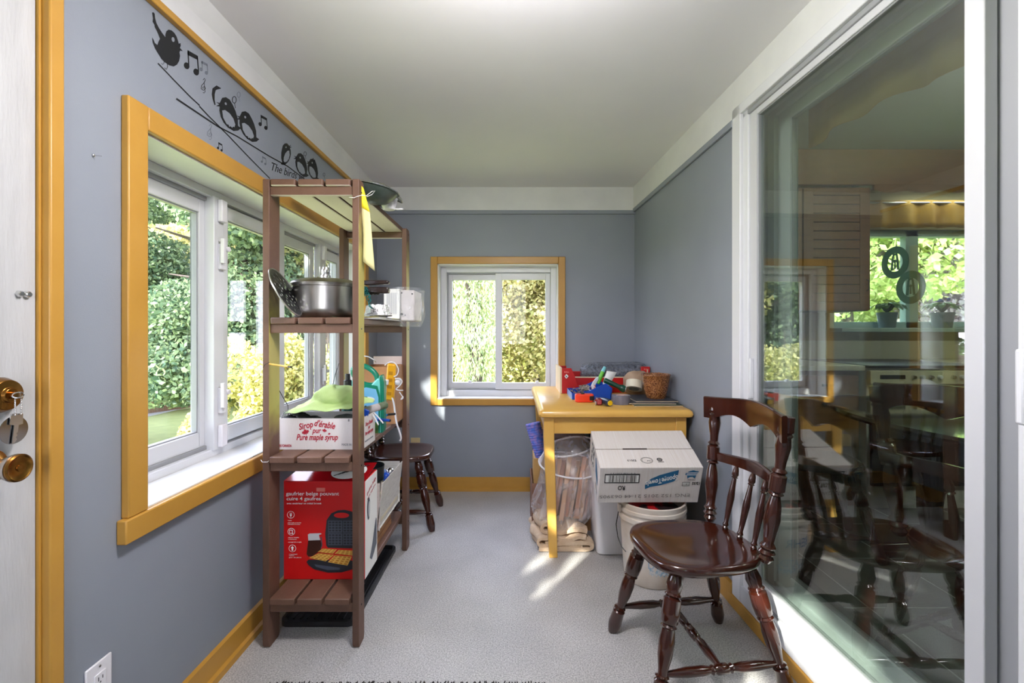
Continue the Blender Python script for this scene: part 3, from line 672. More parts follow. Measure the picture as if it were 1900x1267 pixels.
cells = [[(-rD+2*rD*(i+.5)/DG, -rD+2*rD*(j+.5)/DG) for j in range(DG)] for i in range(DG)]
vid = {}; vs = []; fs = []
def vget(i, j):
    if (i, j) not in vid:
        x, y = -rD+2*rD*i/DG, -rD+2*rD*j/DG; r_ = math.hypot(x, y)
        if r_ > rD*.985: x, y = x*rD*.985/r_, y*rD*.985/r_
        vid[(i, j)] = len(vs); vs.append(B @ Vector((x, y, 0)))
    return vid[(i, j)]
for i in range(DG):
    for j in range(DG):
        x, y = cells[i][j]
        if math.hypot(x, y) > rD: continue
        if any(math.hypot(x-a, y-b) < .0050 for a, b in holes): continue
        fs.append([vget(i, j), vget(i+1, j), vget(i+1, j+1), vget(i, j+1)])
MB().add(vs, fs).build('disc_plate', M('dull_disc_metal', (92, 94, 98), .3, 1), ds, solid=.0012)
MB().tube([B @ Vector((rD*math.cos(a), rD*math.sin(a), 0)) for a in [2*PI*i/56 for i in range(56)]], .0028, 6, True).build('disc_rim', M('pale_aluminium', (210, 208, 204), .35, 1), ds)
def pan(name, lab, cx, cy, z, rz, L=.15, W=.09, h=.055, tilt=0):
    t_ = thing(name, lab, 'foil pan', (cx, cy, z)); xf = Matrix.Translation((cx, cy, z)) @ Matrix.Rotation(rz, 4, 'Z') @ Matrix.Rotation(tilt, 4, 'Y')
    vs, fs = [], []; N = 40
    for k, (s_, zz) in enumerate(((.82, .0), (.84, .004), (1.0, h), (1.10, h+.001), (1.10, h-.004))):
        for i in range(N):
            a = 2*PI*i/N; c_, sn = math.cos(a), math.sin(a); q = max(abs(c_), abs(sn))**.75
            rp = 1+(.012*(i % 2) if k in (1, 2) else 0); vs.append((c_/q*L/2*s_*rp, sn/q*W/2*s_*rp, zz))
    for k in range(4):
        for i in range(N): fs.append([k*N+i, k*N+(i+1) % N, (k+1)*N+(i+1) % N, (k+1)*N+i])
    fs.append(list(range(N))[::-1]); MB().add(vs, fs, xf).build('foil_tray', FOIL, t_, solid=.0006); return t_
pan('foil_loaf_pan', 'upturned foil loaf pan on the stack beside the pressure cooker handle', xsc(700, 2.24), 2.24, Z2+.066, PI/2+.5, .16, .10, -.045)
pan('foil_loaf_pan', 'open foil loaf pan at the bottom of the foil stack on the second shelf', xsc(698, 2.26), 2.26, Z2+.012, PI/2+.45, .17, .11, .018)
tm = MB(); pts = []
for i in range(90):
    t_ = i/89; a = i*.9
    cpt = at(672+16*t_, 538+32*t_-12*math.sin(t_*3), 2.0); pts.append(cpt+Vector((.012*math.sin(a)*(1-.5*t_), .012*math.cos(a*1.3), .016*math.sin(a*.7+1))))
tag(tm.tube(pts, .0016, 5).build('twine_tangle', TEAL), 'tangle of teal string between shelf post and foil pans', 'string')
mg = thing('folded_magazine', 'flat yellow and white magazine lying on the second shelf under the foil pans', 'magazine', (-.70, 2.3, Z2))
MB().box(-.80, -.600, 2.06, 2.58, Z2+.0005, Z2+.008).build('pages', PAPW, mg, bevel=.001)
MB().box(-.80, -.598, 2.055, 2.585, Z2+.008, Z2+.0105).build('cover', M('yellow_magazine_cover', (222, 214, 120), .4, var=(200, 205, 205), vs=6, va=.1), mg)
pb_ = thing('packed_container', 'clear plastic bag holding a white box with a printed sheet at the shelf edge', 'bag', (-.60, 2.5, Z2+.02))
MB().box(-.675, -.595, 2.42, 2.47, Z2+.012, Z2+.165).build('printed_sheet', PAPW, pb_)
for k in range(9):
    text('—————'[:4], .02, LEFTW((-.5945, 2.43+.004*k, Z2+.05)) if False else FRONT((-.66+.006*k, 2.4195, Z2+.09)) @ Matrix.Rotation(PI/2, 4, 'Z'), M('faint_ink', (120, 126, 150), .7) if k == 0 else bpy.data.materials['faint_ink'], pb_, 'print_line', fit=.11)
MB().box(-.592, -.52, 2.43, 2.62, Z2+.0, Z2+.16).build('plastic_box', M('milky_plastic', (214, 208, 206), .5), pb_, bevel=.006)
m = MB()
for (yy, zz, rr) in ((2.46, .145, .004), (2.46, .035, .007), (2.49, .03, .003), (2.55, .14, .004)):
    MB().lathe([(rr, 0), (rr, .001), (0, .001)], 12, FRONT((-.585+(yy-2.46)*.6, 2.4285, Z2+zz))).build('box_screw', DARKM, pb_)
FILM = plasticfilm('clear_bag_film', (235, 236, 238), .20, .15, 14, (1, 1, .5))
vs = []; N = 28; K = 14; m = MB()
for k in range(K):
    t_ = k/(K-1)
    for i in range(N):
        a = 2*PI*i/N; fold = .006*math.sin(5*a+t_*4)+.004*math.sin(9*a)
        wx = .075-.03*max(0, (.35-t_)/.35)**1.2; wy = .115-.05*max(0, (.3-t_)/.3)
        c_ = math.cos(a); s_ = math.sin(a); q = max(abs(c_), abs(s_))**.6
        vs.append((-.575+.012*(1-t_)+c_/q*(wx+fold), 2.53+s_/q*(wy+fold), Z2-.03+t_*.205))
m.add(vs, [[k*N+i, k*N+(i+1) % N, (k+1)*N+(i+1) % N, (k+1)*N+i] for k in range(K-1) for i in range(N)]).build('bag_film', FILM, pb_)
# pencil
pp0, pp1 = at(494, 674, SY0+.02), at(540, 681, SY0-.10)
pcl = thing('pencil', 'short yellow pencil stuck out sideways from the left front post of the shelf', 'pencil', pp0)
MB().turn(pp0, pp1, [(0, .0034), (.9, .0034)], 6).build('pencil_shaft', M('pencil_yellow', (224, 160, 52), .4), pcl)
MB().turn(pp0.lerp(pp1, .9), pp1, [(0, .0036), (1, .0034)], 12).build('ferrule_and_eraser', DARKM, pcl)
MB().tube([at(488, 682, SY0-.003), at(492, 676, SY0-.008), at(500, 672, SY0-.006)], .001, 5).build('tie_wire', DARKM, pcl)

# --- third shelf
Z3 = ZS[2]
def open_box(name, x0, x1, y0_, y1_, z0_, z1_, mat, par, th=.004, flap=0):
    m = MB(); m.box(x0, x1, y0_, y0_+th, z0_, z1_); m.box(x0, x1, y1_-th, y1_, z0_, z1_)
    m.box(x0, x0+th, y0_, y1_, z0_, z1_); m.box(x1-th, x1, y0_, y1_, z0_, z1_); m.box(x0, x1, y0_, y1_, z0_, z0_+th)
    return m.build(name, mat, par, bevel=.001)
zt3 = zsc(776, 1.927); cx0, cx1, cy0, cy1 = -.974, -.625, 1.927, 2.10
mb_ = thing('syrup_carton', 'open white maple syrup carton with red lettering on the middle shelf', 'carton', (-.79, 2.0, Z3))
open_box('carton_body', cx0, cx1, cy0, cy1, Z3, zt3, WCARD, mb_)
RINK = M('dark_red_ink', (176, 28, 52), .6)
F3 = lambda px, py, dy=.0: FRONT(at(px, py, cy0-.0006-dy))
for i, (chs, px, py, rz) in enumerate((('Sirop', 567, 790, .22), ("d'érable", 602, 788, -.16))):
    text(chs, .036, F3(px, py) @ Matrix.Rotation(rz, 4, 'Z'), RINK, mb_, shear=.25, bold=.0008, fit=(27 if i == 0 else 39)*cy0/FPX)
text('pur', .032, F3(587, 799), RINK, mb_, shear=.3, bold=.0006, fit=17*cy0/FPX)
text('Pure maple syrup', .034, F3(588, 811.5), RINK, mb_, shear=.3, bold=.0008, fit=77*cy0/FPX)
text('DU CANADA', .015, F3(529, 827), RINK, mb_, bold=.0004, fit=24*cy0/FPX)
text('MADE IN', .013, F3(643, 825), GREYP, mb_, fit=18*cy0/FPX); text('8', .014, F3(647, 780), BLACK, mb_)
def maple(c, r, rot=0):
    pts = []; prof = [(0, 1), (.12, .62), (.30, .72), (.26, .34), (.52, .52), (.56, .36), (.9, .34), (.78, .14), (.95, 0), (.5, -.28), (.54, -.44), (.06, -.36), (.04, -.8)]
    full = prof+[(-x, y) for x, y in prof[::-1]]
    return [(x*r*math.cos(rot)-y*r*math.sin(rot), x*r*math.sin(rot)+y*r*math.cos(rot)) for x, y in full[:-1]]
for (px, py, r_, ro) in ((567, 802, .017, .3), (602, 799, .0105, -.2), (611, 805, .006, .3)):
    MB().prism(maple(None, r_, ro), 0, .0004, F3(px, py)).build('maple_leaf', RINK, mb_)
SD = basis((cx1+.0006, 2.012, (Z3+zt3)/2+.012), (0, 1, 0), (0, 0, 1))
for (s_, dz, w_) in (("Sirop d'érable", .018, .10), ('pur', .0, .03), ('Pure maple syrup', -.02, .11)):
    text(s_, .022, SD @ Matrix.Translation((0, dz, 0)), RINK, mb_, shear=.3, bold=.0006, fit=w_)
text('PRODUIT DU CANADA', .01, SD @ Matrix.Translation((0, -.052, 0)), GREYP, mb_, fit=.11)
# green sun hat
HAT = M('lime_green_fabric', (190, 214, 146), .85, var=(172, 200, 124), vs=14, bump=.3, bs=200)
hc = Vector((xsc(607, 2.0), 2.015, zt3+.046))
ht = thing('sun_hat', 'crumpled lime green fabric sun hat heaped on the maple syrup carton', 'hat', hc)
m = MB(); N = 48; K = 16
for k in range(K):
    t_ = k/(K-1)
    for i in range(N):
        a = 2*PI*i/N
        if t_ < .4: r_ = 1-.42*(t_/.4); z_ = -.012+.022*(t_/.4)
        else: q = (t_-.4)/.6; r_ = .58*math.cos(q*PI/2)**.6; z_ = .01+.062*math.sin(q*PI/2)
        x_ = r_*.182*math.cos(a); y_ = r_*.115*math.sin(a)
        z_ += .010*math.sin(a+1.1)*(1-t_)+.010*x_/.17+(.012*math.sin(3*a+1) * (1-abs(t_-.4)))*.8
        m.v.append(hc+Vector((x_+.03*t_, y_, z_)))
m.f += [[k*N+i, k*N+(i+1) % N, (k+1)*N+(i+1) % N, (k+1)*N+i] for k in range(K-1) for i in range(N)]
m.jit(.016, 15, 4); m.jit(.010, 34, 2); m.build('hat_fabric', HAT, ht, smooth=80, solid=.003, sub=1)
# black gloves and cloth inside the carton
gv = thing('work_gloves', 'pair of dark gloves stuffed in the syrup carton under the green hat', 'gloves', (xsc(565, 1.98), 1.98, zt3-.03))
m = MB()
for k in range(5):
    x_ = xsc(540+k*12, 1.97); m.ball((x_, 1.965+.02*(k % 2), zt3-.006+.010*math.sin(k*1.3)), .02, 8, (1.4, 1.3, .62+.2*(k == 1)), Matrix.Rotation(.4*k, 4, 'Z'))
m.jit(.006, 40, 9).build('glove', M('black_glove_fabric', (30, 32, 36), .6), gv)
MB().ball((xsc(640, 1.98), 1.99, zt3-.012), .034, 10, (1.5, 1.2, .5)).jit(.006, 40, 5).build('grey_glove', M('grey_ribbed_fabric', (96, 98, 100), .8, var=(60, 62, 64), vs=40, stretch=(6, 1, 1)), gv)
wr = MB()
for k in range(4):
    a = k*.2; wr.tube([at(520+k*2, 776, 1.95), at(526+k*3, 764-k, 1.95), at(534+k*6, 761-k*2, 1.97), at(540+k*9, 770, 1.99)], .0014, 5)
tag(wr.build('wire_loops', CHROME), 'thin silver wire loops at the left end of the syrup carton', 'wire')
tag(MB().tube([at(517, 722, 1.96), at(524, 735, 1.96), at(534, 752, 1.97), at(535, 770, 1.98)], .0016, 5).build('dark_rod', DARKM), 'thin dark rod leaning at the left end of the carton', 'rod')
tag(MB().tube([at(617, 716, 2.06), at(622, 695, 2.07), at(629, 674, 2.08)], [.0022, .0018, .001], 6).build('thin_stake', DARKM), 'thin dark stake standing up behind the green hat', 'stake')
# small dark bottle with spray cap
sb = thing('spray_bottle', 'small dark teal bottle with black cap behind the right front post', 'bottle', (xsc(644, 2.14), 2.14, Z3))
P = Matrix.Translation((xsc(645, 2.14), 2.14, Z3))
MB().lathe([(0, 0), (.024, 0), (.026, .01), (.026, .19), (.022, .215), (.012, .23), (.012, .24)], 24, P).build('bottle_body', M('teal_bottle', (20, 84, 82), .3), sb)
MB().lathe([(.018, .235), (.018, .262), (.011, .266), (.011, .29), (.009, .292), (0, .292)], 20, P).build('bottle_cap', BLKP, sb)
# weed killer jug
jx, jy = xsc(684, 2.28), 2.28; JW = .070
jg = thing('weed_killer_jug', 'teal green jug with blue label and round handle on the middle shelf', 'jug', (jx, jy, Z3))
JG = M('jug_green_plastic', (12, 132, 102), .3, var=(10, 118, 92), vs=5); 
out = []
zj = Z3
body = [(-.078, 0), (.078, 0), (.080, .02), (.080, .24), (.066, .285), (-.02, .22), (-.06, .23), (-.080, .20), (-.080, .02)]
MB().prism([(-.076, 0), (.074, 0), (.080, .01), (.080, .225), (.076, .26), (.055, .262), (.02, .225), (-.03, .228), (-.060, .25), (-.080, .25), (-.080, .01)], -.012, .04, FRONT((jx, jy, zj))).build('jug_body', M('jug_pale_plastic', (120, 214, 206), .3), jg, bevel=.006)
hp = []
for i in range(28):
    a = 2*PI*i/28; hp.append(Vector((jx-.012+.058*math.cos(a)-.010*math.sin(a), jy, zj+.273+.046*math.sin(a)-.012*math.cos(a))))
MB().tube([p+Vector((0, -.014, 0)) for p in hp], .013, 10, True).build('handle', JG, jg)
MB().prism([(.066, 0), (.080, 0), (.085, .02), (.085, .24), (.074, .28), (.058, .27), (.062, .22)], -.008, .0405, FRONT((jx, jy, zj))).build('jug_side', JG, jg, bevel=.006)
rim = [(-.082, .0), (-.082, .175), (-.05, .215), (.0, .235), (.055, .225), (.067, .18), (.067, 0)]
MB().prism(rim, .0405, .0425, FRONT((jx, jy, zj))).build('label_border', JG, jg)
LBL = M('blue_label_gradient', (92, 176, 226), .4, var=(150, 206, 236), vs=2)
MB().prism([(-.082, .0), (-.082, .16), (-.05, .200), (.0, .219), (.048, .210), (.060, .17), (.060, 0)], .0428, .0438, FRONT((jx, jy, zj))).build('label', LBL, jg)
MB().prism([(-.082, 0), (.060, 0), (.060, .05), (.01, .058), (-.04, .052), (-.082, .06)], .044, .0446, FRONT((jx, jy, zj))).build('grass_picture', M('label_grass', (44, 92, 40), .5, var=(90, 130, 50), vs=60), jg)
MB().prism(ell(.012, .075, .018, .014), .0448, .0452, FRONT((jx, jy, zj))).build('flower_picture', M('label_flower', (238, 172, 30), .5), jg)
MB().prism(ell(.010, .160, .034, .014), .0440, .0446, FRONT((jx, jy, zj))).build('logo_oval', PAPW, jg)
MB().prism(ell(-.002, .170, .012, .005), .0448, .0452, FRONT((jx, jy, zj))).build('logo_badge', M('dark_badge', (18, 58, 36), .5), jg)
text('EcoSense', .016, FRONT((jx+.012, jy-.0455, zj+.158)), GREYP, jg, fit=.05)
text('Weed B Gon', .034, FRONT((jx-.011, jy-.0455, zj+.118)), BLACK, jg, shear=.15, bold=.0008, fit=.138)
text('prêt à utiliser', .009, FRONT((jx+.012, jy-.0455, zj+.098)), GREYP, jg, fit=.05)
# cardboard box behind
cb = thing('cardboard_box', 'open brown cardboard box at the far end of the middle shelf', 'cardboard box', (-.70, 2.56, Z3))
open_box('box_body', -.80, -.625, 2.46, 2.66, Z3, Z3+.30, CARD, cb)
MB().box(-.80, -.625, 2.655, 2.66, Z3+.30, Z3+.345).build('box_flap', M('pale_card', (214, 196, 186), .8), cb)
# yellow power bar with cords
pbm = Matrix.Translation(at(725, 712, 2.36)) @ Euler((.15, .10, 0)).to_matrix().to_4x4()
pw = thing('power_bar', 'yellow power bar hanging with white plug and cords beside the green jug', 'power bar', at(725, 712, 2.36))
MB().box(-.022, .022, -.014, .014, -.085, .105, pbm).build('bar_body', M('amber_plastic', (232, 168, 28), .35), pw, bevel=.008)
m = MB()
for k in range(4): m.box(-.010, .010, -.0155, -.013, -.055+k*.035, -.038+k*.035, pbm)
m.build('bar_socket', M('amber_shade', (190, 130, 20), .4), pw)
MB().box(-.050, -.014, -.045, -.014, -.045, -.002, pbm).build('plug_adapter', WPLA, pw, bevel=.004)
MB().box(-.026, -.006, -.03, -.014, .0, .025, pbm).build('plug', WPLA, pw, bevel=.003)
def cable(pts, r, name, par, mat=WPLA, Y=2.3):
    P_ = [at(*p) if len(p) == 3 else at(p[0], p[1], Y) for p in pts]; out = []
    for i in range(len(P_)-1):
        a, b, c_, d = P_[max(i-1, 0)], P_[i], P_[i+1], P_[min(i+2, len(P_)-1)]
        for k in range(6):
            t_ = k/6; out.append(.5*((2*b)+(-a+c_)*t_+(2*a-5*b+4*c_-d)*t_*t_+(-a+3*b-3*c_+d)*t_**3))
    out.append(P_[-1]); return MB().tube(out, r, 6).build(name, mat, par)
cable([(724, 730), (730, 745), (733, 765), (736, 785), (741, 800), (744, 812), (742, 818)], .0045, 'power_cord', pw, Y=2.36)
cable([(714, 678), (722, 672), (732, 673), (739, 684), (737, 695), (731, 699)], .0028, 'white_cord', pw, Y=2.34)
cable([(733, 703), (742, 702), (746, 708), (742, 715), (735, 722), (742, 724), (748, 724)], .0028, 'white_cord', pw, Y=2.34)
cable([(741, 727), (745, 733), (748, 738), (744, 741), (748, 735)], .0028, 'white_cord', pw, Y=2.34)
cable([(673, 660, 2.3), (684, 662, 2.3), (694, 668, 2.32), (697, 672, 2.4)], .003, 'white_cord', pw)
MB().ball(at(738, 708, 2.36), .017, 10, (1, 1, 1.1)).build('plug_head', WPLA, pw)
# caulking tube, pens, zip ties, small clip
def cyl(name, lab, cat, p0, p1, prof, mat, seg=20):
    return tag(MB().turn(p0, p1, prof, seg).build(name, mat), lab, cat)
p0, p1 = at(664, 766, 2.02), at(716, 751, 2.16)
ct = thing('sealant_tube', 'grey and white sealant tube lying across carton in front of the jug', 'tube', p0)
MB().turn(p0, p0.lerp(p1, .7), [(0, .017), (1, .017)], 24).build('tube_sleeve', M('grey_print_tube', (198, 192, 192), .4, var=(170, 160, 160), vs=30), ct)
MB().turn(p0.lerp(p1, .7), p1, [(0, .0172), (.95, .0172), (1, .015)], 24).build('tube_end', M('green_grey_tube', (128, 136, 120), .4, var=(70, 90, 50), vs=40), ct)
def pen(px0, py0, Y0, px1, py1, Y1, r, mat, lab, name='pen', cat='pen'):
    a, b = at(px0, py0, Y0), at(px1, py1, Y1)
    o_ = thing(name, lab, cat, a); MB().turn(a, b, [(0, r*.5), (.05, r), (.8, r), (1, r*.9)], 12).build(name+'_barrel', mat, o_)
    MB().turn(b, b+(b-a)*.12, [(0, r*1.05), (1, r*.8)], 12).build(name+'_cap', BLKP if mat is not BLKP else DARKM, o_)
pen(700, 778, 2.21, 722, 780, 2.24, .007, BLUE, 'blue marker lying on the middle shelf planks')
pen(704, 771, 2.27, 718, 770, 2.29, .006, M('light_blue_plastic', (36, 120, 190), .4), 'light blue pen with black clip under the jug')
pen(719, 769, 2.32, 732, 768, 2.34, .006, BLKP, 'short black pen beside the jug on the middle shelf')
tag(MB().box(-.014, .014, -.004, .004, -.020, .010, Matrix.Translation(at(679, 764, 1.99)) @ Euler((.3, .4, 0)).to_matrix().to_4x4()).jit(.004, 60, 2).build('blue_clip', BLUE, bevel=.002), 'small blue plastic clip at the right end of the syrup carton', 'clip')
for (a, b, lb) in ((at(694, 766, 2.06), at(711, 785, 2.02), 'longer'), (at(692, 769, 2.05), at(702, 788, 2.0), 'shorter')):
    tag(MB().tube([a, a.lerp(b, .5)+Vector((0, 0, .002)), b], .0032, 8).build('plastic_stick', WPLA), f'{lb} white plastic stick poking out of the syrup carton corner', 'plastic stick')

# --- bottom shelf
Z4 = ZS[3]
wx0, wx1, wy0, wy1 = -.964, -.625, 1.956, 2.127; wz1 = zsc(893, wy0)
wf = thing('waffle_maker_box', 'red waffle maker box standing on the bottom shelf', 'box', (-.79, 2.04, Z4))
m = MB(); tl = (wx0, wy0, Z4); hh = wz1-Z4
m.box(wx0, wx1, wy0, wy1, Z4, wz1); m.build('box_front', RED, wf, bevel=.002)
MB().box(wx1, wx1+.0012, wy0+.0015, wy1-.001, Z4+.001, wz1-.002).build('white_side', PAPW, wf)
for sgn in (0,):
    lid = MB(); lid.add([(wx0, wy0, wz1), (wx1, wy0, wz1), (wx1, wy1, wz1+.028), (wx0+.02, wy1, wz1+.028), (wx0, wy0, wz1+.002), (wx1, wy0, wz1+.002), (wx1, wy1, wz1+.031), (wx0+.02, wy1, wz1+.031)],
        [(0, 3, 2, 1), (4, 5, 6, 7), (0, 1, 5, 4), (1, 2, 6, 5), (2, 3, 7, 6), (3, 0, 4, 7)]); lid.build('lid_flap', M('glossy_dark_red', (158, 12, 22), .12), wf)
W6 = lambda x, y: (520+x/6.335, 870+y/6.335)
def wpp(pts, layer=1): return [at(*W6(*p), wy0-.0004*layer-.0008) for p in pts]
def wpoly(pts, name, mat, layer=1, par=None):
    m = MB(); a = wpp(pts, layer); m.add(a, [list(range(len(a)))]); return m.build(name, mat, par or wf, smooth=0)
def wtext(s_, x, y, size, fitpx, mat=PAPW, nm='lettering', bold=.00015):
    px, py = W6(x, y); text(s_, size, FRONT(at(px, py, wy0-.0016)), mat, wf, nm, align='LEFT', bold=bold, fit=fitpx/6.335*wy0/FPX)
WINK = PAPW
wtext('gaufrier belge pouvant', 68, 292, .021, 622); wtext('cuire 4 gaufres', 72, 350, .021, 400); wtext('avec extérieur en métal brossé', 76, 405, .010, 405, bold=.0001)
def wring(cx_, cy_, r, w_, name='icon'):
    n = 28; m = MB(); a = wpp([(cx_+r*math.cos(2*PI*i/n), cy_+r*math.sin(2*PI*i/n)) for i in range(n)]+[(cx_+(r-w_)*math.cos(2*PI*i/n), cy_+(r-w_)*math.sin(2*PI*i/n)) for i in range(n)])
    m.add(a, [[i, (i+1) % n, n+(i+1) % n, n+i] for i in range(n)]); return m
ic = wring(124, 538, 43, 5).build('icon', WINK, wf, smooth=0)
wpoly([(112, 515), (120, 515), (120, 535), (128, 535), (128, 515), (136, 515), (136, 545), (126, 562), (126, 572), (121, 572), (121, 562), (112, 545)], 'icon_symbol', WINK, 1, ic)
ic = wring(130, 737, 43, 5).build('icon', WINK, wf, smooth=0)
wpoly([(106, 715), (146, 715), (146, 755), (158, 766), (150, 772), (138, 760), (106, 760)], 'icon_symbol', WINK, 1, ic); wpoly([(113, 722), (139, 722), (139, 753), (113, 753)], 'icon_symbol', RED, 2, ic)
ic = wring(143, 933, 43, 5).build('icon', WINK, wf, smooth=0)
wpoly([(143, 905), (163, 930), (152, 930), (152, 960), (134, 960), (134, 930), (123, 930)], 'icon_symbol', WINK, 1, ic)
for (x, y, s_, f_) in ((88, 605, 'voyants', 45), (88, 632, 'prêt à cuire et marche', 155), (88, 650, 'indicateurs lumineux', 145), (92, 806, 'plaques amples', 125), (92, 826, 'antiadhésives', 100), (92, 860, 'nettoyage facile et rapide', 155), (102, 1002, 'rangement', 98), (102, 1020, 'vertical', 60), (102, 1040, 'gain de place', 145)):
    wtext(s_, x, y, .0055, f_, bold=0)
# waffle iron picture
DK = M('print_charcoal', (34, 38, 46), .35); DK2 = M('print_slate', (70, 78, 92), .35)
def rr(x0, y0, x1, y1, r, n=6):
    p = []
    for (cx_, cy_, a0) in ((x1-r, y0+r, -PI/2), (x1-r, y1-r, 0), (x0+r, y1-r, PI/2), (x0+r, y0+r, PI)):
        p += [(cx_+r*math.cos(a0+PI/2*i/n), cy_+r*math.sin(a0+PI/2*i/n)) for i in range(n+1)]
    return p
up_ = wpoly([(540, 900), (528, 760), (545, 600), (600, 520), (680, 485), (760, 480), (840, 500), (900, 540), (925, 610), (925, 900), (900, 935), (560, 925)], 'waffle_iron_picture', DK)
wpoly(ell(720, 545, 90, 32), 'iron_handle_hole', RED, 2, up_)
for (gx, gy) in ((570, 618), (745, 618), (570, 768), (745, 768)):
    wpoly([(gx-8, gy-12), (gx+158, gy-12), (gx+158, gy+128), (gx-8, gy+128)], 'iron_plate', DK2, 2, up_)
    m = MB()
    for i in range(4):
        for j in range(4):
            x_, y_ = gx+i*39, gy+j*32; a = wpp([(x_, y_), (x_+28, y_), (x_+28, y_+20), (x_, y_+20)], 3); m.add(a, [[0, 1, 2, 3]])
    m.build('iron_grid', DK, up_, smooth=0)
wpoly([(310, 1090), (330, 1065), (840, 1075), (900, 1110), (850, 1180), (720, 1215), (560, 1218), (400, 1180), (330, 1130)], 'iron_base_picture', DK, 2)
wpoly([(400, 1120), (700, 1160), (700, 1185), (560, 1190), (420, 1150)], 'iron_base_shade', DK2, 3)
GOLD = M('print_waffle', (226, 180, 84), .5); GOLD2 = M('print_waffle_shade', (184, 118, 38), .5)
for quad in (((340, 1045), (450, 990), (630, 1010), (535, 1085)), ((440, 975), (500, 935), (665, 945), (620, 995)), ((560, 1095), (640, 1015), (840, 1030), (790, 1135)), ((640, 995), (690, 950), (860, 960), (860, 1020))):
    wf_ = wpoly(quad, 'waffle_picture', GOLD, 4); m = MB()
    for i in range(4):
        for j in range(4):
            def q(u, v): a, b, c_, d = quad; return ((a[0]*(1-u)+b[0]*u)*(1-v)+(d[0]*(1-u)+c_[0]*u)*v, (a[1]*(1-u)+b[1]*u)*(1-v)+(d[1]*(1-u)+c_[1]*u)*v)
            u0, v0 = (i+.2)/4, (j+.2)/4; m.add(wpp([q(u0, v0), q(u0+.15, v0), q(u0+.15, v0+.15), q(u0, v0+.15)], 5), [[0, 1, 2, 3]])
    m.build('waffle_pockets', GOLD2, wf_, smooth=0)
jr = wpoly([(330, 830), (310, 1000), (330, 1030), (380, 1025), (470, 960), (490, 900), (470, 830)], 'syrup_jar_picture', M('print_syrup', (52, 18, 12), .3), 1)
wpoly([(325, 770), (345, 758), (480, 755), (485, 765), (455, 775), (470, 835), (330, 840)], 'jar_top_picture', M('print_steel', (196, 196, 200), .3), 2, jr)
m = MB(); a = wpp([(475, 800), (488, 800), (495, 900), (478, 940), (472, 935), (484, 895)], 2); m.add(a, [list(range(6))]); m.build('jar_handle_picture', DK2, jr, smooth=0)
# tape flap
MB().box(0, .036, -.004, 0, -.012, .004, Matrix.Translation(at(587.5, 906, wy0)) @ Euler((.1, .02, 0)).to_matrix().to_4x4()).build('tape_tab', M('clear_pink_tape', (226, 120, 110), .15), wf, bevel=.001)
# plate picture on top flap
m = MB(); n = 30
def lid_pt(u, v, h=.0035): return Vector((wx0+(wx1-wx0)*u, wy0+(wy1-wy0)*v, wz1+.0285*v+h))
m.add([lid_pt(.72+.22*math.cos(2*PI*i/n), .5+.42*math.sin(2*PI*i/n)) for i in range(n)], [list(range(n))]); pl = m.build('plate_picture', PAPW, wf, smooth=0)
m = MB()
for k in range(7): m.add([lid_pt(.58+.04*k+a, .25+.06*k+b, .004) for a, b in ((-.02, 0), (.1, .26), (.115, .24), (0, -.02))], [[0, 1, 2, 3]])
m.build('syrup_drizzle', DK, pl, smooth=0)
# white side: kettle and pan pictures
SW = lambda y, z: Vector((wx1+.0018, y, z))
m = MB(); m.add([SW(wy0+.045+.016*math.cos(a)*1.3, (Z4+wz1)/2+.075+.048*math.sin(a)) for a in [2*PI*i/24 for i in range(24)]], [list(range(24))]); kt = m.build('kettle_picture', DK2, wf, smooth=0)
m = MB(); m.add([SW(wy0+.052+.010*math.cos(a)*1.3, (Z4+wz1)/2+.07+.034*math.sin(a))+Vector((.0004, 0, 0)) for a in [2*PI*i/24 for i in range(24)]], [list(range(24))]); m.build('kettle_shine', M('print_silver', (200, 202, 204), .3), kt, smooth=0)
m = MB(); m.add([SW(wy0+y_, Z4+z_) for y_, z_ in ((.06, .06), (.10, .11), (.13, .17), (.15, .20), (.16, .19), (.16, .08), (.12, .055), (.09, .04))], [list(range(8))]); m.build('pan_picture', DK2, wf, smooth=0)
text('gaufrier belge', .02, basis(SW(wy0+.085, wz1-.045), (0, 1, .25), (0, -.25, 1)), RINK, wf, fit=.13)
text('cuire 4 gaufres', .012, basis(SW(wy0+.085, wz1-.07), (0, 1, .25), (0, -.25, 1)), RINK, wf, fit=.12)
# white corrugated tray with bits, black pot
tr = thing('corrugated_tray', 'long white corrugated box of odds and ends behind the waffle box', 'box', (-.72, 2.36, Z4))
ty0, ty1 = 2.17, 2.55
m = MB()
ZT = Z4+.11; ZU = Z4+.33
for (xa, xb, ya, yb_) in ((-.795, -.625, ty0, ty0+.004), (-.795, -.625, ty1-.004, ty1), (-.795, -.791, ty0, ty1)): m.box(xa, xb, ya, yb_, ZT, ZU)
m.box(-.795, -.63, ty0, ty1, ZT, ZT+.004); m.add([(-.64, ty0, ZT), (-.64, ty1, ZT), (-.614, ty1, ZU), (-.614, ty0, ZU), (-.636, ty0, ZT), (-.636, ty1, ZT), (-.610, ty1, ZU), (-.610, ty0, ZU)],
    [(0, 1, 2, 3), (7, 6, 5, 4), (0, 4, 5, 1), (1, 5, 6, 2), (2, 6, 7, 3), (3, 7, 4, 0)])
m.build('tray_wall', M('white_corrugated_card', (214, 212, 206), .6, var=(190, 186, 178), vs=26, bump=.4, bs=50, stretch=(1, 1, 5)), tr)
fc_ = thing('flat_cardboard', 'folded brown cardboard lying under the white corrugated box', 'cardboard', (-.72, 2.36, Z4))
for k in range(4): MB().box(-.79+.004*k, -.665-.004*k, ty0+.01, ty1-.02, Z4+.001+k*.027, Z4+.026+k*.027).build('cardboard_layer', CARD, fc_, bevel=.002)
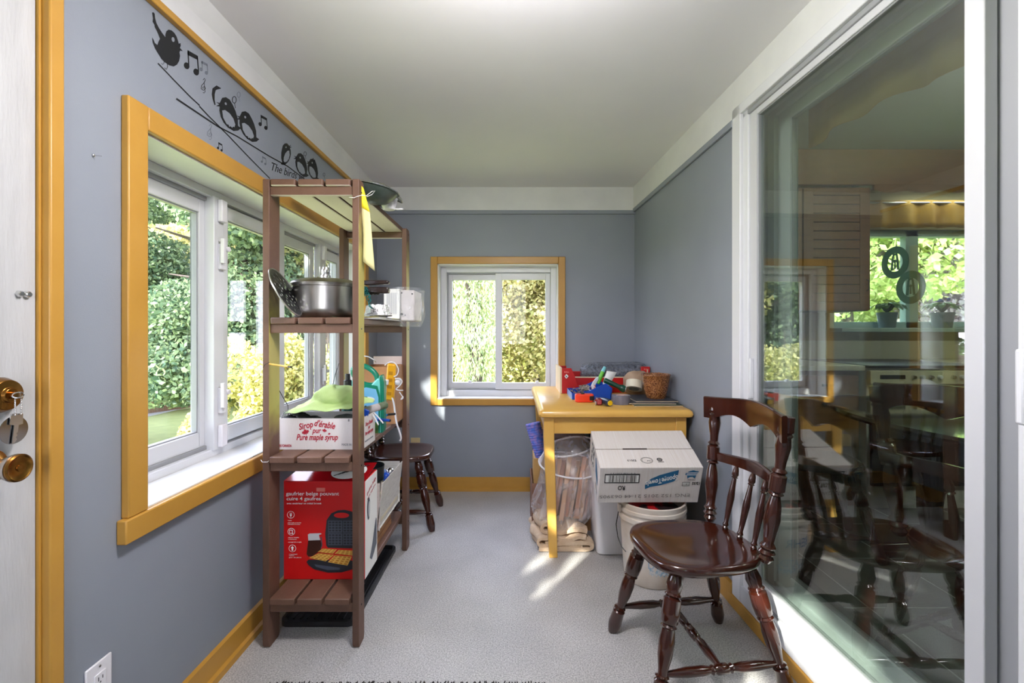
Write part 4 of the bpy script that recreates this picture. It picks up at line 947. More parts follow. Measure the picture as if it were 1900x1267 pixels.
po = thing('flower_pot', 'black rimmed pale plastic flower pot inside the white corrugated box', 'flower pot', (-.715, 2.26, Z4))
P = Matrix.Translation((-.712, 2.262, Z4+.13))
MB().lathe([(0, 0), (.055, 0), (.068, .20), (.064, .20), (.05, .004), (0, .004)], 40, P).build('pot_body', M('pale_pot_plastic', (196, 190, 184), .5), po)
MB().lathe([(.066, .19), (.078, .19), (.081, .258), (.077, .258), (.072, .195)], 40, P).build('pot_rim', M('black_green_pot', (24, 32, 34), .35), po)
for (lab, c_, r_, mt) in (('blue glass bauble in the white corrugated box', (-.665, 2.42, Z4+.285), .022, BLUE), ('silver bauble at the far end of the white corrugated box', (-.66, 2.48, Z4+.29), .024, CHROME), ('pale blue wrapped ball in the white corrugated box', (-.70, 2.46, Z4+.29), .028, M('pale_blue', (120, 150, 210), .4))):
    tag(MB().ball(c_, r_, 10).build('bauble', mt), lab, 'bauble')
tag(MB().box(-.79, -.63, 2.19, 2.54, Z4+.12, Z4+.26).jit(.006, 20, 3).build('folded_cloth', M('cream_cloth', (206, 196, 170), .8), bevel=.02), 'cream cloth packed in the white corrugated box', 'cloth')
# boot tray on the floor
bt = thing('boot_tray', 'black ribbed rubber boot tray on the floor under the wooden shelf', 'boot tray', (-.83, 2.3, 0))
bx = (-.985, -.668); by = (1.955, 2.66); m = MB()
def rrect(x0, x1, y0_, y1_, r, n=5):
    p = []
    for (cx_, cy_, a0) in ((x1-r, y0_+r, -PI/2), (x1-r, y1_-r, 0), (x0+r, y1_-r, PI/2), (x0+r, y0_+r, PI)):
        p += [(cx_+r*math.cos(a0+PI/2*i/n), cy_+r*math.sin(a0+PI/2*i/n)) for i in range(n+1)]
    return p
ringz = [(0, .0), (0, .022), (.012, .024), (.02, .008)]; vs = []; n = None
for (ins, zz) in ringz:
    q = rrect(bx[0]+ins, bx[1]-ins, by[0]+ins, by[1]-ins, .035-ins*.5); n = len(q); vs += [(x, y, zz+.001) for x, y in q]
fs = [[k*n+i, k*n+(i+1) % n, (k+1)*n+(i+1) % n, (k+1)*n+i] for k in range(3) for i in range(n)]+[list(range(n))[::-1], [3*n+i for i in range(n)]]
m.add(vs, fs).build('tray_base', BLKR, bt)
for k in range(9):
    xx = bx[0]+.04+k*.03; MB().box(xx, xx+.007, by[0]+.04, by[1]-.04, .008, .014).build('rib', BLKR, bt, bevel=.001)

# ------------------------------------------------------------------ turned wooden chair
LEG = [(0, .013), (.03, .017), (.10, .0235), (.16, .019), (.175, .024), (.19, .019), (.205, .025), (.30, .026), (.37, .024), (.385, .019), (.40, .0235), (.415, .018), (.50, .0225), (.60, .021), (.70, .014), (.735, .013), (.745, .020), (.76, .014), (.775, .021), (.79, .020), (.90, .023), (.94, .021), (.96, .019), (1, .0145)]
POST = [(0, .013), (.03, .021), (.05, .016), (.07, .023), (.09, .017), (.11, .022), (.14, .014), (.20, .017), (.30, .0225), (.40, .019), (.46, .013), (.475, .021), (.49, .016), (.50, .022), (.60, .022), (.615, .016), (.63, .021), (.65, .014), (.70, .015), (.80, .021), (.86, .018), (.875, .022), (.89, .017), (.90, .022), (.93, .021), (1, .0195)]
SPIN = [(0, .007), (.04, .012), (.06, .009), (.08, .012), (.12, .008), (.30, .011), (.50, .0135), (.68, .010), (.80, .008), (.815, .013), (.83, .009), (.86, .013), (.93, .011), (1, .006)]
STR = [(0, .008), (.06, .010), (.2, .016), (.34, .0155), (.40, .011), (.42, .016), (.44, .012), (.46, .017), (.54, .017), (.56, .012), (.58, .016), (.60, .011), (.66, .0155), (.8, .016), (.94, .010), (1, .008)]
def make_chair(label, loc, rz):
    t_ = thing('wooden_chair', label, 'chair', loc, rz, 'turned wooden dining chairs', world=False)
    SH = .452
    def outline(sc_, k=60):
        p = []
        for i in range(k):
            a = 2*PI*i/k; c_, s_ = math.cos(a), math.sin(a)
            e = 2/2.9; x = math.copysign(abs(c_)**e, c_)*.212; y = math.copysign(abs(s_)**e, s_)
            y *= .212-.018*((x/.212)*-.5+.5)
            p.append((x*sc_+.004, y*sc_))
        return p
    m = MB(); lv = [(.90, SH-.036), (.975, SH-.033), (1.0, SH-.022), (1.0, SH-.010), (.985, SH-.002), (.95, SH), (.80, SH-.004), (.5, SH-.011), (.2, SH-.012)]
    vs = []; n = 60
    for sc_, z_ in lv: vs += [(x, y, z_) for x, y in outline(sc_)]
    fs = [[k*n+i, k*n+(i+1) % n, (k+1)*n+(i+1) % n, (k+1)*n+i] for k in range(len(lv)-1) for i in range(n)]+[list(range(n))[::-1], [(len(lv)-1)*n+i for i in range(n)]]
    m.add(vs, fs).build('seat', CHAIRW, t_, smooth=60)
    ft = {}
    for sx_ in (1, -1):
        for sy_ in (1, -1):
            top = Vector((sx_*.135, sy_*.135, SH-.034)); foot = Vector((sx_*.235+.005, sy_*.212, 0)); ft[(sx_, sy_)] = (top, foot)
            MB().turn(top, foot, [(a, b*1.16) for a, b in LEG], 20).build('leg', CHAIRW, t_)
    mids = []
    for sy_ in (1, -1):
        a = ft[(1, sy_)]; b = ft[(-1, sy_)]; pa_ = a[0].lerp(a[1], .74); pb__ = b[0].lerp(b[1], .74); pa_ = a[0].lerp(a[1], .735)
        MB().turn(pa_, pb__, STR, 16).build('stretcher', CHAIRW, t_); mids.append(pa_.lerp(pb__, .5))
    MB().turn(mids[0], mids[1], STR, 16).build('stretcher', CHAIRW, t_)
    lean = -.052; pz0, pz1 = SH-.006, .948
    for sy_ in (1, -1):
        MB().turn((-.168, sy_*.173, pz0), (-.168+lean, sy_*.214, pz1), [(a, b*1.18) for a, b in POST], 20).build('back_post', CHAIRW, t_)
    def bow(y, d): return -d*(1-(y/.18)**2)
    zr = .712; xr = -.168+lean*(zr-pz0)/(pz1-pz0)
    m = MB(); N = 24
    for i in range(N+1):
        y = -.192+.384*i/N; x = xr+bow(y*.94, .050); zt = zr+.016+.012*(1-abs(y/.192)); zb = zr-.016
        for (dx, z_) in ((.009, zb), (.009, zt-.004), (.002, zt), (-.009, zt), (-.009, zb)): m.v.append(Vector((x+dx, y, z_)))
    m.f = [[i*5+k, i*5+(k+1) % 5, (i+1)*5+(k+1) % 5, (i+1)*5+k] for i in range(N) for k in range(5)]+[[0, 1, 2, 3, 4][::-1], [N*5+k for k in range(5)]]
    m.build('mid_rail', CHAIRW, t_)
    for y in (-.088, 0, .088):
        MB().turn((-.172+bow(y, .012), y, SH-.006), (xr+bow(y, .050), y, zr-.014), SPIN, 14).build('spindle', CHAIRW, t_)
    m = MB(); N = 48; xc = -.168+lean+.030
    for i in range(N+1):
        y = -.240+.48*i/N; x = xc+bow(y*.76, .050); q = abs(y)/.240
        low = .870+.027*math.sin(min(q, .80)/.80*PI)-.004*(q > .80)
        zt = .966-.004*q+.006*math.cos(q*PI)
        for (dx, z_) in ((.010, low), (.011, zt-.004), (.006, zt), (-.006, zt), (-.011, zt-.004), (-.010, low)): m.v.append(Vector((x+dx, y, z_)))
    m.f = [[i*6+k, i*6+(k+1) % 6, (i+1)*6+(k+1) % 6, (i+1)*6+k] for i in range(N) for k in range(6)]+[[5, 4, 3, 2, 1, 0], [N*6+k for k in range(6)]]
    m.build('top_rail', CHAIRW, t_)
    return t_
chair = make_chair('glossy dark wooden chair in the foreground beside the sliding glass door', (.667, 1.752, 0), PI+.135)
dup(chair, (-.755, 3.10, 0), .03, 'dark wooden chair at the back wall behind the shelf')

# ------------------------------------------------------------------ yellow table
TY = M('ochre_table_paint', (226, 180, 92), .28, var=(216, 166, 78), vs=6, bump=.04, bs=60, coat=.2)
TZ = .810; tx0, tx1, ty0_, ty1_ = .128, .968, 2.52, 3.625
tb = thing('yellow_table', 'yellow painted wooden table standing in the right back corner', 'table', (.55, 3.07, 0))
m = MB(); prof = [(.018, 0), (.004, .006), (0, .018), (.004, .034), (.016, .044)]; vs = []
for ins, zz in prof:
    vs += [(x-(.046*(y-ty0_)/1.105 if x > .5 else 0), y, TZ-.044+zz) for x, y in rrect(tx0+ins, tx1-ins, ty0_+ins, ty1_, .02)]
n = 24; m.add(vs, [[k*n+i, k*n+(i+1) % n, (k+1)*n+(i+1) % n, (k+1)*n+i] for k in range(4) for i in range(n)]+[list(range(n))[::-1], [4*n+i for i in range(n)]]).build('table_top', TY, tb)
for (x, y, sx_, sy_) in ((.160, 2.555, 1, 1), (.880, 2.555, -1, 1), (.160, 3.53, 1, -1), (.862, 3.53, -1, -1)):
    m = MB(); z_ = TZ-.044
    def q(x, y, w, zz): return [(x-w/2, y-w/2, zz), (x+w/2, y-w/2, zz), (x+w/2, y+w/2, zz), (x-w/2, y+w/2, zz)]
    cxl = x+.027; dx = .024 if sx_ > 0 else .0
    pts = q(cxl+dx, y+.02, .046, 0)+q(cxl, y+.027, .058, z_-.11)+q(cxl, y+.027, .058, z_)
    m.add(pts, [(3, 2, 1, 0)]+[(i, (i+1) % 4, 4+(i+1) % 4, 4+i) for i in range(4)]+[(4+i, 4+(i+1) % 4, 8+(i+1) % 4, 8+i) for i in range(4)]+[(8, 9, 10, 11)]).build('leg', TY, tb, bevel=.004)
for (xa, xb, ya, yb_) in ((.215, .880, 2.563, 2.583), (.215, .880, 3.575, 3.595), (.168, .188, 2.61, 3.54), (.885, .903, 2.61, 3.54)):
    MB().box(xa, xb, ya, yb_, TZ-.135, TZ-.044).build('apron', TY, tb, bevel=.002)
TS = TZ+.0008
def ty(py): return (EYE-TZ)*FPX/(py-CY)      # depth of a point on the table top
# red rack with two end plates
rr_ = thing('red_rack', 'red metal roll rack with cream edges at the back of the yellow table', 'rack', (.6, 3.35, TS))
CRM = M('cream_edge', (226, 206, 176), .5)
ya = 3.2
MB().box(.375, .92, 3.24, 3.27, TS, TS+.104).build('front_rail', REDM, rr_, bevel=.002)
MB().box(.375, .92, 3.236, 3.272, TS+.103, TS+.108).build('rail_edge', CRM, rr_)
MB().box(.375, .92, 3.50, 3.52, TS, TS+.125).build('rear_rail', REDM, rr_, bevel=.002)
for (px0, px1, y_) in ((1040, 1067, ya),):
    a = [(xsc(1042, y_), 0), (xsc(1076, y_), 0), (xsc(1066, y_), .125), (xsc(1060, y_), .172), (xsc(1042, y_), .172)]
    MB().prism(a, -.012, .0, basis((0, y_, TS), (1, 0, 0), (0, 0, 1))).build('end_plate', REDM, rr_, bevel=.002)
    MB().box(a[0][0]-.010, a[0][0]+.002, y_+.0, y_+.34, TS, TS+.176).build('end_edge', CRM, rr_)
    MB().box(a[0][0]-.008, xsc(1060, y_), y_+.30, y_+.34, TS, TS+.165).build('end_plate', REDM, rr_, bevel=.002)
MB().box(.915, .922, 3.24, 3.52, TS, TS+.16).build('end_edge', CRM, rr_); MB().box(.878, .938, 3.25, 3.275, TS+.08, TS+.178).build('end_plate', REDM, rr_, bevel=.003)
lc_ = Vector((xsc(1050.5, ya-.002), ya-.0135, TS+.118))
MB().prism([(-.013, 0), (0, -.016), (.015, 0), (.001, .016)], 0, .0006, FRONT(lc_)).build('diamond_logo', PAPW, rr_)
MB().prism([(-.006, .002), (-.002, .006), (.006, -.004), (.002, -.008)], .0008, .0012, FRONT(lc_)).build('logo_bar', BLACK, rr_)
text('ROLL', .014, FRONT(lc_+Vector((.002, 0, .028))), M('pale_red_ink', (240, 150, 140), .5), rr_, bold=.0003)
text('ROLL', .014, FRONT(Vector((.912, 3.2494, TS+.160))), bpy.data.materials['pale_red_ink'], rr_, bold=.0003)
# bubble wrap
BW = plasticfilm('bubble_film', (150, 156, 170), .34, .1, 40)
bwc = Vector(((xsc(1078, 3.38)+xsc(1200, 3.38))/2, 3.385, TS+.122)); bl = (xsc(1200, 3.38)-xsc(1078, 3.38))/2
bwp = thing('bubble_wrap_roll', 'dark crinkled bubble wrap roll resting on the red rack', 'bubble wrap', bwc)
for kk, rs in enumerate((.078, .060)):
    m = MB(); N = 36; K = 30
    for k in range(K+1):
        x = -bl+2*bl*k/K; e = min(1, (min(k, K-k)/3)); rr0 = rs*(.55+.45*math.sqrt(e) if e < 1 else 1)
        for i in range(N):
            a = 2*PI*i/N; bmp = .0025*math.sin(i*PI)*0+(.003 if (i+k) % 2 else -.001); m.v.append(bwc+Vector((x, (rr0+bmp)*math.cos(a)*1.05, (rr0+bmp)*math.sin(a))))
    m.f = [[k*N+i, k*N+(i+1) % N, (k+1)*N+(i+1) % N, (k+1)*N+i] for k in range(K) for i in range(N)]+[list(range(N)), [K*N+i for i in range(N)][::-1]]
    m.jit(.008, 18, kk).build('film_layer', BW if kk == 0 else M('dark_bubble_core', (54, 58, 68), .22, var=(112, 118, 134), vs=60, va=.3, bump=1, bs=90), bwp)
# blue open tray and hardware
by_ = ty(741.5); b0, b1 = xsc(1062, by_), xsc(1135, by_); ym_ = 3.17
bt_ = thing('blue_parts_bin', 'open blue plastic parts bin with curved side filled with hardware', 'bin', ((b0+b1)/2, 3.0, TS))
side = [(0, 0), (b1-b0-.004, 0), (b1-b0+.004, .07), (b1-b0-.035, .100), (b1-b0-.06, .092), (.13, .066), (.09, .048), (.045, .040), (-.002, .040)]
for yy in (by_, ym_): MB().prism(side, -.003, 0, basis((b0, yy, TS), (1, 0, 0), (0, 0, 1))).build('bin_side', BLUE, bt_, bevel=.001)
MB().box(b0, b1-.006, by_, ym_, TS, TS+.003).build('bin_floor', BLUE, bt_); 
MB().add([(b0-.003, by_, TS), (b0-.003, ym_, TS), (b0-.005, ym_, TS+.040), (b0-.005, by_, TS+.040), (b0, by_, TS), (b0, ym_, TS), (b0-.002, ym_, TS+.040), (b0-.002, by_, TS+.040)],
    [(0, 1, 2, 3), (7, 6, 5, 4), (3, 2, 6, 7), (0, 3, 7, 4), (1, 5, 6, 2)]).build('bin_front', M('pale_blue_edge', (110, 150, 214), .4), bt_)
MB().box(b1-.006, b1-.003, by_, ym_, TS, TS+.07).build('bin_back', BLUE, bt_)
hw = MB()
for k in range(90):
    x = R.uniform(b0+.01, b0+.10); y = R.uniform(by_+.01, ym_-.02); z = TS+.012+R.random()*.035*(1-abs(x-b0-.05)/.08)
    hw.turn((x, y, z), (x+R.uniform(-.02, .02), y+R.uniform(-.02, .02), z+R.uniform(-.006, .012)), [(0, .0035), (.2, .002), (1, .0015)], 6)
o = hw.build('screws_and_plugs', M('mixed_hardware', (190, 170, 150), .4, .3, var=(40, 42, 48), rand=True), bt_); o['kind'] = 'stuff'
hc_ = Vector((xsc(1084, 2.99), 3.0, TS+.062))
sp_ = thing('cable_clip_bag', 'black and cream cable clips heaped in the blue parts bin', 'cable clips', hc_)
m = MB()
for k in range(26): m.tube([hc_+Vector((R.uniform(-.035, .035), R.uniform(-.03, .03), R.uniform(-.02, .018))) for _ in range(3)], .003, 5)
m.build('clips', M('clip_mix', (30, 32, 36), .5, var=(220, 206, 186), rand=True), sp_)
tag(MB().turn((xsc(1086, 3.05), 3.05, TS+.055), (xsc(1098, 3.0), 3.0, TS+.058), [(0, .016), (1, .016)], 20).build('clear_jar', glassmat('clear_plastic', (.85, .87, .9), 3, minr=.15)), 'small clear cylinder jar lying in the blue bin', 'jar')
tag(MB().box(-.010, .014, -.01, .01, -.018, .012, Matrix.Translation((xsc(1101, 2.97), 2.98, TS+.07))).build('red_label_packet', M('red_white_packet', (208, 46, 40), .4, var=(240, 230, 226), vs=40, va=.1), bevel=.002), 'red and white labelled packet in the blue parts bin', 'packet')
sw = [(0, 0), (.022, 0), (.03, .03), (.034, .055), (.026, .075), (.012, .06), (.002, .03)]
tag(MB().prism(sw, 0, .018, basis((xsc(1096, 3.02), 3.04, TS+.062), (1, 0, .0), (.35, 0, 1))).build('scraper_tool', M('chrome_and_white', (214, 220, 222), .25), bevel=.003), 'white and silver scraper standing in the blue bin', 'scraper')
gk = thing('utility_knife', 'lime green utility knife standing up in the blue parts bin', 'utility knife', (xsc(1116, 3.02), 3.05, TS+.06))
ka, kb = at(1109, 712, 3.04), at(1121, 684, 3.06)
MB().turn(ka, kb, [(0, .011), (.1, .014), (.8, .013), (1, .009)], 12).build('knife_body', M('lime_plastic', (110, 200, 40), .35, var=(90, 180, 60), vs=30), gk)
MB().turn(ka.lerp(kb, .8), kb+Vector((.006, 0, .012)), [(0, .014), (1, .010)], 10).build('knife_cap', M('aqua_plastic', (120, 200, 210), .3), gk)
MB().turn(ka.lerp(kb, .45)+Vector((.014, -.004, 0)), kb+Vector((.008, -.004, -.01)), [(0, .005), (1, .006)], 8).build('knife_slider', BLKP, gk)
a = at(1121, 710, 2.98); 
tag(MB().sheet([[at(1118+2*k, 712-6*k, 3.02+.005*k), at(1130+3.6*k, 716-6.4*k, 3.02+.005*k)] for k in range(5)]).build('paper_strip', PAPW, solid=.0006), 'white paper strip sticking up behind the green torch', 'paper strip')
tr_ = thing('green_torch', 'dark green cylindrical torch propped on the blue parts bin', 'torch', at(1140, 718, 2.97))
DG_ = M('dark_green_plastic', (12, 66, 50), .3); a, b = at(1121, 705, 2.95), at(1150, 718, 2.95)
MB().turn(a, b, [(0, .013), (.06, .017), (.9, .014), (1, .017)], 20).build('torch_barrel', DG_, tr_)
MB().turn(b, at(1158, 722, 2.95), [(0, .016), (.3, .022), (1, .023)], 20).build('torch_head', DG_, tr_)
MB().turn(at(1158, 722, 2.95), at(1159.5, 722.6, 2.95), [(0, .024), (1, .024)], 20).build('torch_bezel', CHROME, tr_)
# orange tape measure
Y_ = ty(747)+.03; x0, x1 = xsc(1067, Y_), xsc(1101, Y_)
tm_ = thing('tape_measure', 'orange plastic tape measure lying in front of the blue bin', 'tape measure', ((x0+x1)/2, Y_+.03, TS))
MB().prism([(x, y) for x, y in rrect(x0, x1, Y_-.03, Y_+.035, .024, 6)], TS, TS+.048).build('case', ORG, tm_, bevel=.006)
MB().box(x1-.028, x1+.001, Y_-.031, Y_+.01, TS+.012, TS+.038).build('tape_mouth', BLKP, tm_, bevel=.002); MB().box(x0+.035, x0+.055, Y_-.015, Y_+.015, TS+.047, TS+.054).build('lock_button', DARKM, tm_, bevel=.002)
# red penlight, screwdriver, duct tape, clear tape
Y_ = ty(752); x_ = xsc(1112, Y_)
rp = thing('red_pocket_knife', 'small dark red pocket knife on its end near the front table edge', 'pocket knife', (x_, Y_, TS))
MB().box(x_-.016, x_+.016, Y_-.012, Y_+.05, TS, TS+.038).build('knife_handle', M('dark_red', (120, 28, 34), .35), rp, bevel=.008)
MB().box(x_-.011, x_+.011, Y_-.014, Y_-.011, TS+.008, TS+.03).build('handle_inlay', M('rose_plastic', (170, 70, 76), .4), rp, bevel=.002); MB().box(x_-.024, x_-.016, Y_-.004, Y_+.02, TS+.002, TS+.02).build('blade_tip', CHROME, rp, bevel=.001)
Y_ = ty(755); a = Vector((xsc(1132, Y_), Y_, TS+.021)); b = a+Vector((-.035, .11, .006))
sd_ = thing('screwdriver', 'navy handled screwdriver with yellow end cap pointing at the viewer', 'screwdriver', a)
MB().turn(a, b, [(0, .014), (.03, .019), (.35, .021), (.7, .017), (1, .012)], 12).build('handle', NAVY, sd_)
MB().turn(a-(b-a)*.03, a, [(0, .0135), (1, .0145)], 20).build('end_cap', YLP, sd_); MB().turn(b, b+(b-a)*.5, [(0, .003), (1, .003)], 8).build('shaft', CHROME, sd_)
def ring_roll(name, lab, c, r, ri, h, mat, core, xf):
    t_ = thing(name, lab, 'tape roll', c)
    MB().lathe([(ri, 0), (r, 0), (r, h), (ri, h)], 40, xf).build('tape', mat, t_, bevel=.001)
    m = MB(); N = 36
    m.v = [xf @ Vector((rr0*math.cos(2*PI*i/N), rr0*math.sin(2*PI*i/N), zz)) for rr0 in (ri-.003, ri+.0006) for zz in (-.0006, h+.0006) for i in range(N)]
    m.f = [[i, (i+1) % N, N+(i+1) % N, N+i] for i in range(N)]+[[2*N+i, 2*N+(i+1) % N, 3*N+(i+1) % N, 3*N+i] for i in range(N)]+[[N+i, N+(i+1) % N, 3*N+(i+1) % N, 3*N+i] for i in range(N)]
    m.build('core', core, t_); return t_
def hollow(mb, r, ri, h, xf, N=40):
    mb.v = [xf @ Vector((q_*math.cos(2*PI*i/N), q_*math.sin(2*PI*i/N), zz)) for q_, zz in ((ri, 0), (r, 0), (r, h), (ri, h)) for i in range(N)]
    mb.f = [[k*N+i, k*N+(i+1) % N, ((k+1) % 4)*N+(i+1) % N, ((k+1) % 4)*N+i] for k in range(4) for i in range(N)]; return mb
def roll(name, lab, r, ri, h, mat, core, xf):
    t_ = thing(name, lab, 'tape roll', xf.translation)
    hollow(MB(), r, ri, h, xf).build('tape', mat, t_); hollow(MB(), ri, ri-.003, h+.0005, xf).build('core', core, t_)
Y_ = ty(752)+.052; roll('duct_tape', 'grey duct tape roll lying flat beside the screwdriver', .053, .030, .052, M('silver_grey_tape', (128, 126, 138), .3, var=(110, 108, 122), vs=60, stretch=(1, 1, .1)), M('pinkish_core', (206, 170, 160), .7), Matrix.Translation((xsc(1152, Y_), Y_, TS)))
roll('packing_tape', 'cream clear packing tape roll leaning against the speckled pot', .052, .032, .05, M('cream_tape', (222, 216, 196), .25), M('grey_core', (120, 118, 112), .7),
     Matrix.Translation((xsc(1176, 2.97), 2.97, TS+.058)) @ Euler((-.42, .2, 0)).to_matrix().to_4x4())
# magazines
MC = [M('navy_magazine_cover', (36, 44, 58), .35, var=(70, 74, 84), vs=9), M('cream_pages', (206, 190, 160), .7), M('green_magazine_cover', (40, 66, 54), .4)]
mx0, mx1 = xsc(1172, 2.66), .955
for k, (x0, x1, ya, yb_, rz, lb) in enumerate(((mx0, mx1+.0, 2.64, 2.90, .03, 'bottom cream edged magazine under the speckled pot'), (mx0-.01, mx1-.02, 2.68, 2.93, -.05, 'middle navy magazine of the stack under the pot'), (mx0+.03, mx1-.0, 2.72, 3.0, .02, 'top navy magazine that the speckled pot stands on'))):
    mgz = thing('magazine', lb, 'magazine', ((x0+x1)/2, (ya+yb_)/2, TS), rz, 'magazines on the yellow table')
    XF = Matrix.Translation(((x0+x1)/2, (ya+yb_)/2, TS+k*.0065)) @ Matrix.Rotation(rz, 4, 'Z'); hw_, hd_ = (x1-x0)/2-.008, (yb_-ya)/2
    MB().box(-hw_, hw_, -hd_, hd_, 0, .0048, XF).build('pages', MC[1], mgz, bevel=.0006); MB().box(-hw_-.001, hw_+.001, -hd_-.001, hd_+.001, .0048, .0062, XF).build('cover', MC[0] if k else MC[2], mgz)
    if k == 2:
        for j in range(5): MB().box(-hw_+.02+j*.055, -hw_+.022+j*.055, -hd_+.01, hd_-.02, .0062, .0066, XF @ Matrix.Rotation(-.25, 4, 'Z')).build('cover_line', GREYP, mgz)
MTOP = TS+.0197
# speckled pot
Yp = 2.845; xp = xsc(1217, Yp)
SPK = M('speckled_amber_glaze', (88, 42, 18), .25, var=(176, 118, 66), vs=170, va=.22, bump=.6, bs=160, coat=.4)
sp_ = thing('speckled_pot', 'speckled amber ceramic pot on the magazines', 'pot', (xp, Yp, MTOP))
P = Matrix.Translation((xp, Yp, MTOP))
MB().lathe([(0, 0), (.054, 0), (.060, .01), (.070, .05), (.080, .105), (.084, .135), (.087, .138), (.087, .144), (.083, .146), (.078, .135), (.072, .08), (.05, .02), (0, .018)], 48, P).build('pot_body', SPK, sp_)
m = MB()
for k in range(40):
    a = R.uniform(0, 6.28); r_ = R.uniform(0, .06); m.ball(P @ Vector((r_*math.cos(a)+.012, r_*math.sin(a), .128+R.random()*.022*(1-r_/.08))), R.uniform(.006, .011), 5)
o = m.build('dried_nuggets', SPK, sp_); o['kind'] = 'stuff'
# kraft bag
kbp = at(1190, 712, 3.02)
kb_ = thing('kraft_paper_bag', 'crumpled brown kraft paper bag lying behind the speckled pot', 'paper bag', kbp)
m = MB(); N = 30; K = 14
c0 = Vector((xsc(1184, 3.05), 3.08, TS+.082))
m.ball(c0, 1, 14, (.098, .075, .088)); m.jit(.016, 14, 3).jit(.006, 40, 7)
for i, p in enumerate(m.v):
    if p.z < TS+.001: m.v[i] = Vector((p.x, p.y, TS+.001))
m.build('bag_paper', M('kraft_paper', (178, 152, 128), .7, var=(150, 122, 98), vs=12), kb_, smooth=50)

# ------------------------------------------------------------------ under the table
# tilted white carton
tl = Vector((.401, 2.20, .593)); dirx = Vector((.48, -.006, .004)).normalized(); diry = Vector((-.10, .925, .365)); diry = (diry-dirx*diry.dot(dirx)).normalized()
BXM = basis(tl, dirx, diry); CW, CD, CH = .482, .305, .205
ca = thing('paper_towel_carton', 'large white paper towel carton tilted upside down on bucket under the table', 'carton', tuple(BXM @ Vector((CW/2, CD/2, -CH))))
WC2 = M('white_corrugated_carton', (226, 222, 220), .65, var=(212, 202, 194), vs=5, bump=.25, bs=8, stretch=(60, 1, 1))
MB().box(0, CW, 0, CD, -CH, -.003, BXM).build('carton_body', WC2, ca, bevel=.002)
MB().box(0, CW, 0, CD*.47, -.003, .0, BXM).build('top_flap', WC2, ca, bevel=.001)
MB().box(0, CW-.005, CD*.485, CD, -.003, .001, BXM).build('top_flap', WC2, ca, bevel=.001)
MB().box(.135, .255, CD*.462, CD*.492, .0004, .0012, BXM).build('flap_slot', M('dark_brown_gap', (46, 30, 24), .8), ca)
MB().box(0, CW, CD*.472, CD*.483, -.0026, -.0022, BXM).build('flap_seam', M('brown_seam', (120, 84, 64), .8), ca)
FM = BXM @ basis((0, -.0008, 0), (1, 0, 0), (0, 0, 1))              # front face: x right, y up (0 at top)
FU = lambda x, y: FM @ Matrix.Translation((x, y, 0)) @ Matrix.Rotation(PI, 4, 'Z')
def cpx(x, y): return ((x-240)/1500*CW, -(y-640)/490*CH)              # crop pixels -> carton face
def crect(x0, y0, x1, y1, name, mat, h=.0004, par=None):
    a, b = cpx(x0, y0), cpx(x1, y1); return MB().box(a[0], b[0], b[1], a[1], h-.0004, h, FM).build(name, mat, par or ca)
crect(315, 722, 830, 850, 'barcode_frame', BLACK, .0003); crect(328, 740, 816, 836, 'barcode_panel', PAPW, .0007)
bm_ = MB(); x = 375
while x < 785:
    w_ = R.choice([3, 4, 6, 10, 14]); a, b = cpx(x, 742), cpx(x+w_, 834); bm_.box(a[0], b[0], b[1], a[1], .0008, .0010, FM); x += w_+R.choice([4, 6, 9])
o = bm_.build('barcode_bars', M('barcode_grey', (74, 70, 66), .6), ca); o['kind'] = 'stuff'
def ctext(s_, x, y, size, fitpx, mat, rz=0, bold=0, shear=0):
    a = cpx(x, y); text(s_, size, FU(*a) @ Matrix.Translation((0, 0, .0011)) @ Matrix.Rotation(rz, 4, 'Z'), mat, ca, fit=fitpx/1500*CW, bold=bold, shear=shear)
ctext('RO', 575, 913, .036, 105, BLACK, bold=.0006); ctext('0 61328 53013 7', 575, 712, .010, 370, GREYP)
LBLU = M('carton_blue_ink', (24, 98, 142), .6)
pl_ = [(918, 880), (925, 935), (1000, 905), (1150, 880), (1330, 830), (1360, 810), (1385, 740), (1390, 672), (1290, 695), (1120, 740), (1000, 790), (930, 850)]
lg = MB().prism([cpx(*p) for p in pl_], 0, .0005, FM).build('logo_banner', LBLU, ca)
ctext('SpongeTowels', 1158, 812, .040, 480, PAPW, rz=.24, bold=.0007, shear=.2)
pl_ = [(1490, 735), (1500, 715), (1545, 690), (1600, 676), (1650, 688), (1685, 690), (1655, 735), (1640, 790), (1600, 765), (1560, 770), (1530, 790), (1520, 750)]
MB().prism([cpx(*p) for p in pl_], 0, .0005, FM).build('cotton_logo', LBLU, ca)
m = MB()
for yy in (705, 722, 738): a, b = cpx(1510, yy), cpx(1672, yy+6); m.box(a[0], b[0], b[1], a[1], .0006, .0008, FM)
m.build('logo_stripes', PAPW, ca); ctext('Cascades', 1590, 805, .012, 110, GREYP)
crect(1464, 838, 1576, 892, 'code_frame', BLACK, .0003); crect(1470, 844, 1570, 886, 'code_panel', PAPW, .0007); ctext('53013', 1520, 865, .016, 90, BLACK); ctext('12/32', 1668, 855, .022, 112, BLACK, bold=.0004)
ctext('ENG 152 2015 21:44 063905', 930, 1030, .026, 1340, M('dot_print_grey', (140, 134, 130), .6), rz=.02)
TM = BXM @ Matrix.Translation((0, 0, .0008))
for (s_, x_, y_, sz_, w_) in (('53013', .16, .055, .018, .042),):
    text(s_, sz_, TM @ Matrix.Translation((x_, y_, 0)) @ Matrix.Rotation(PI, 4, 'Z'), BLACK, ca, fit=w_, bold=.0003)
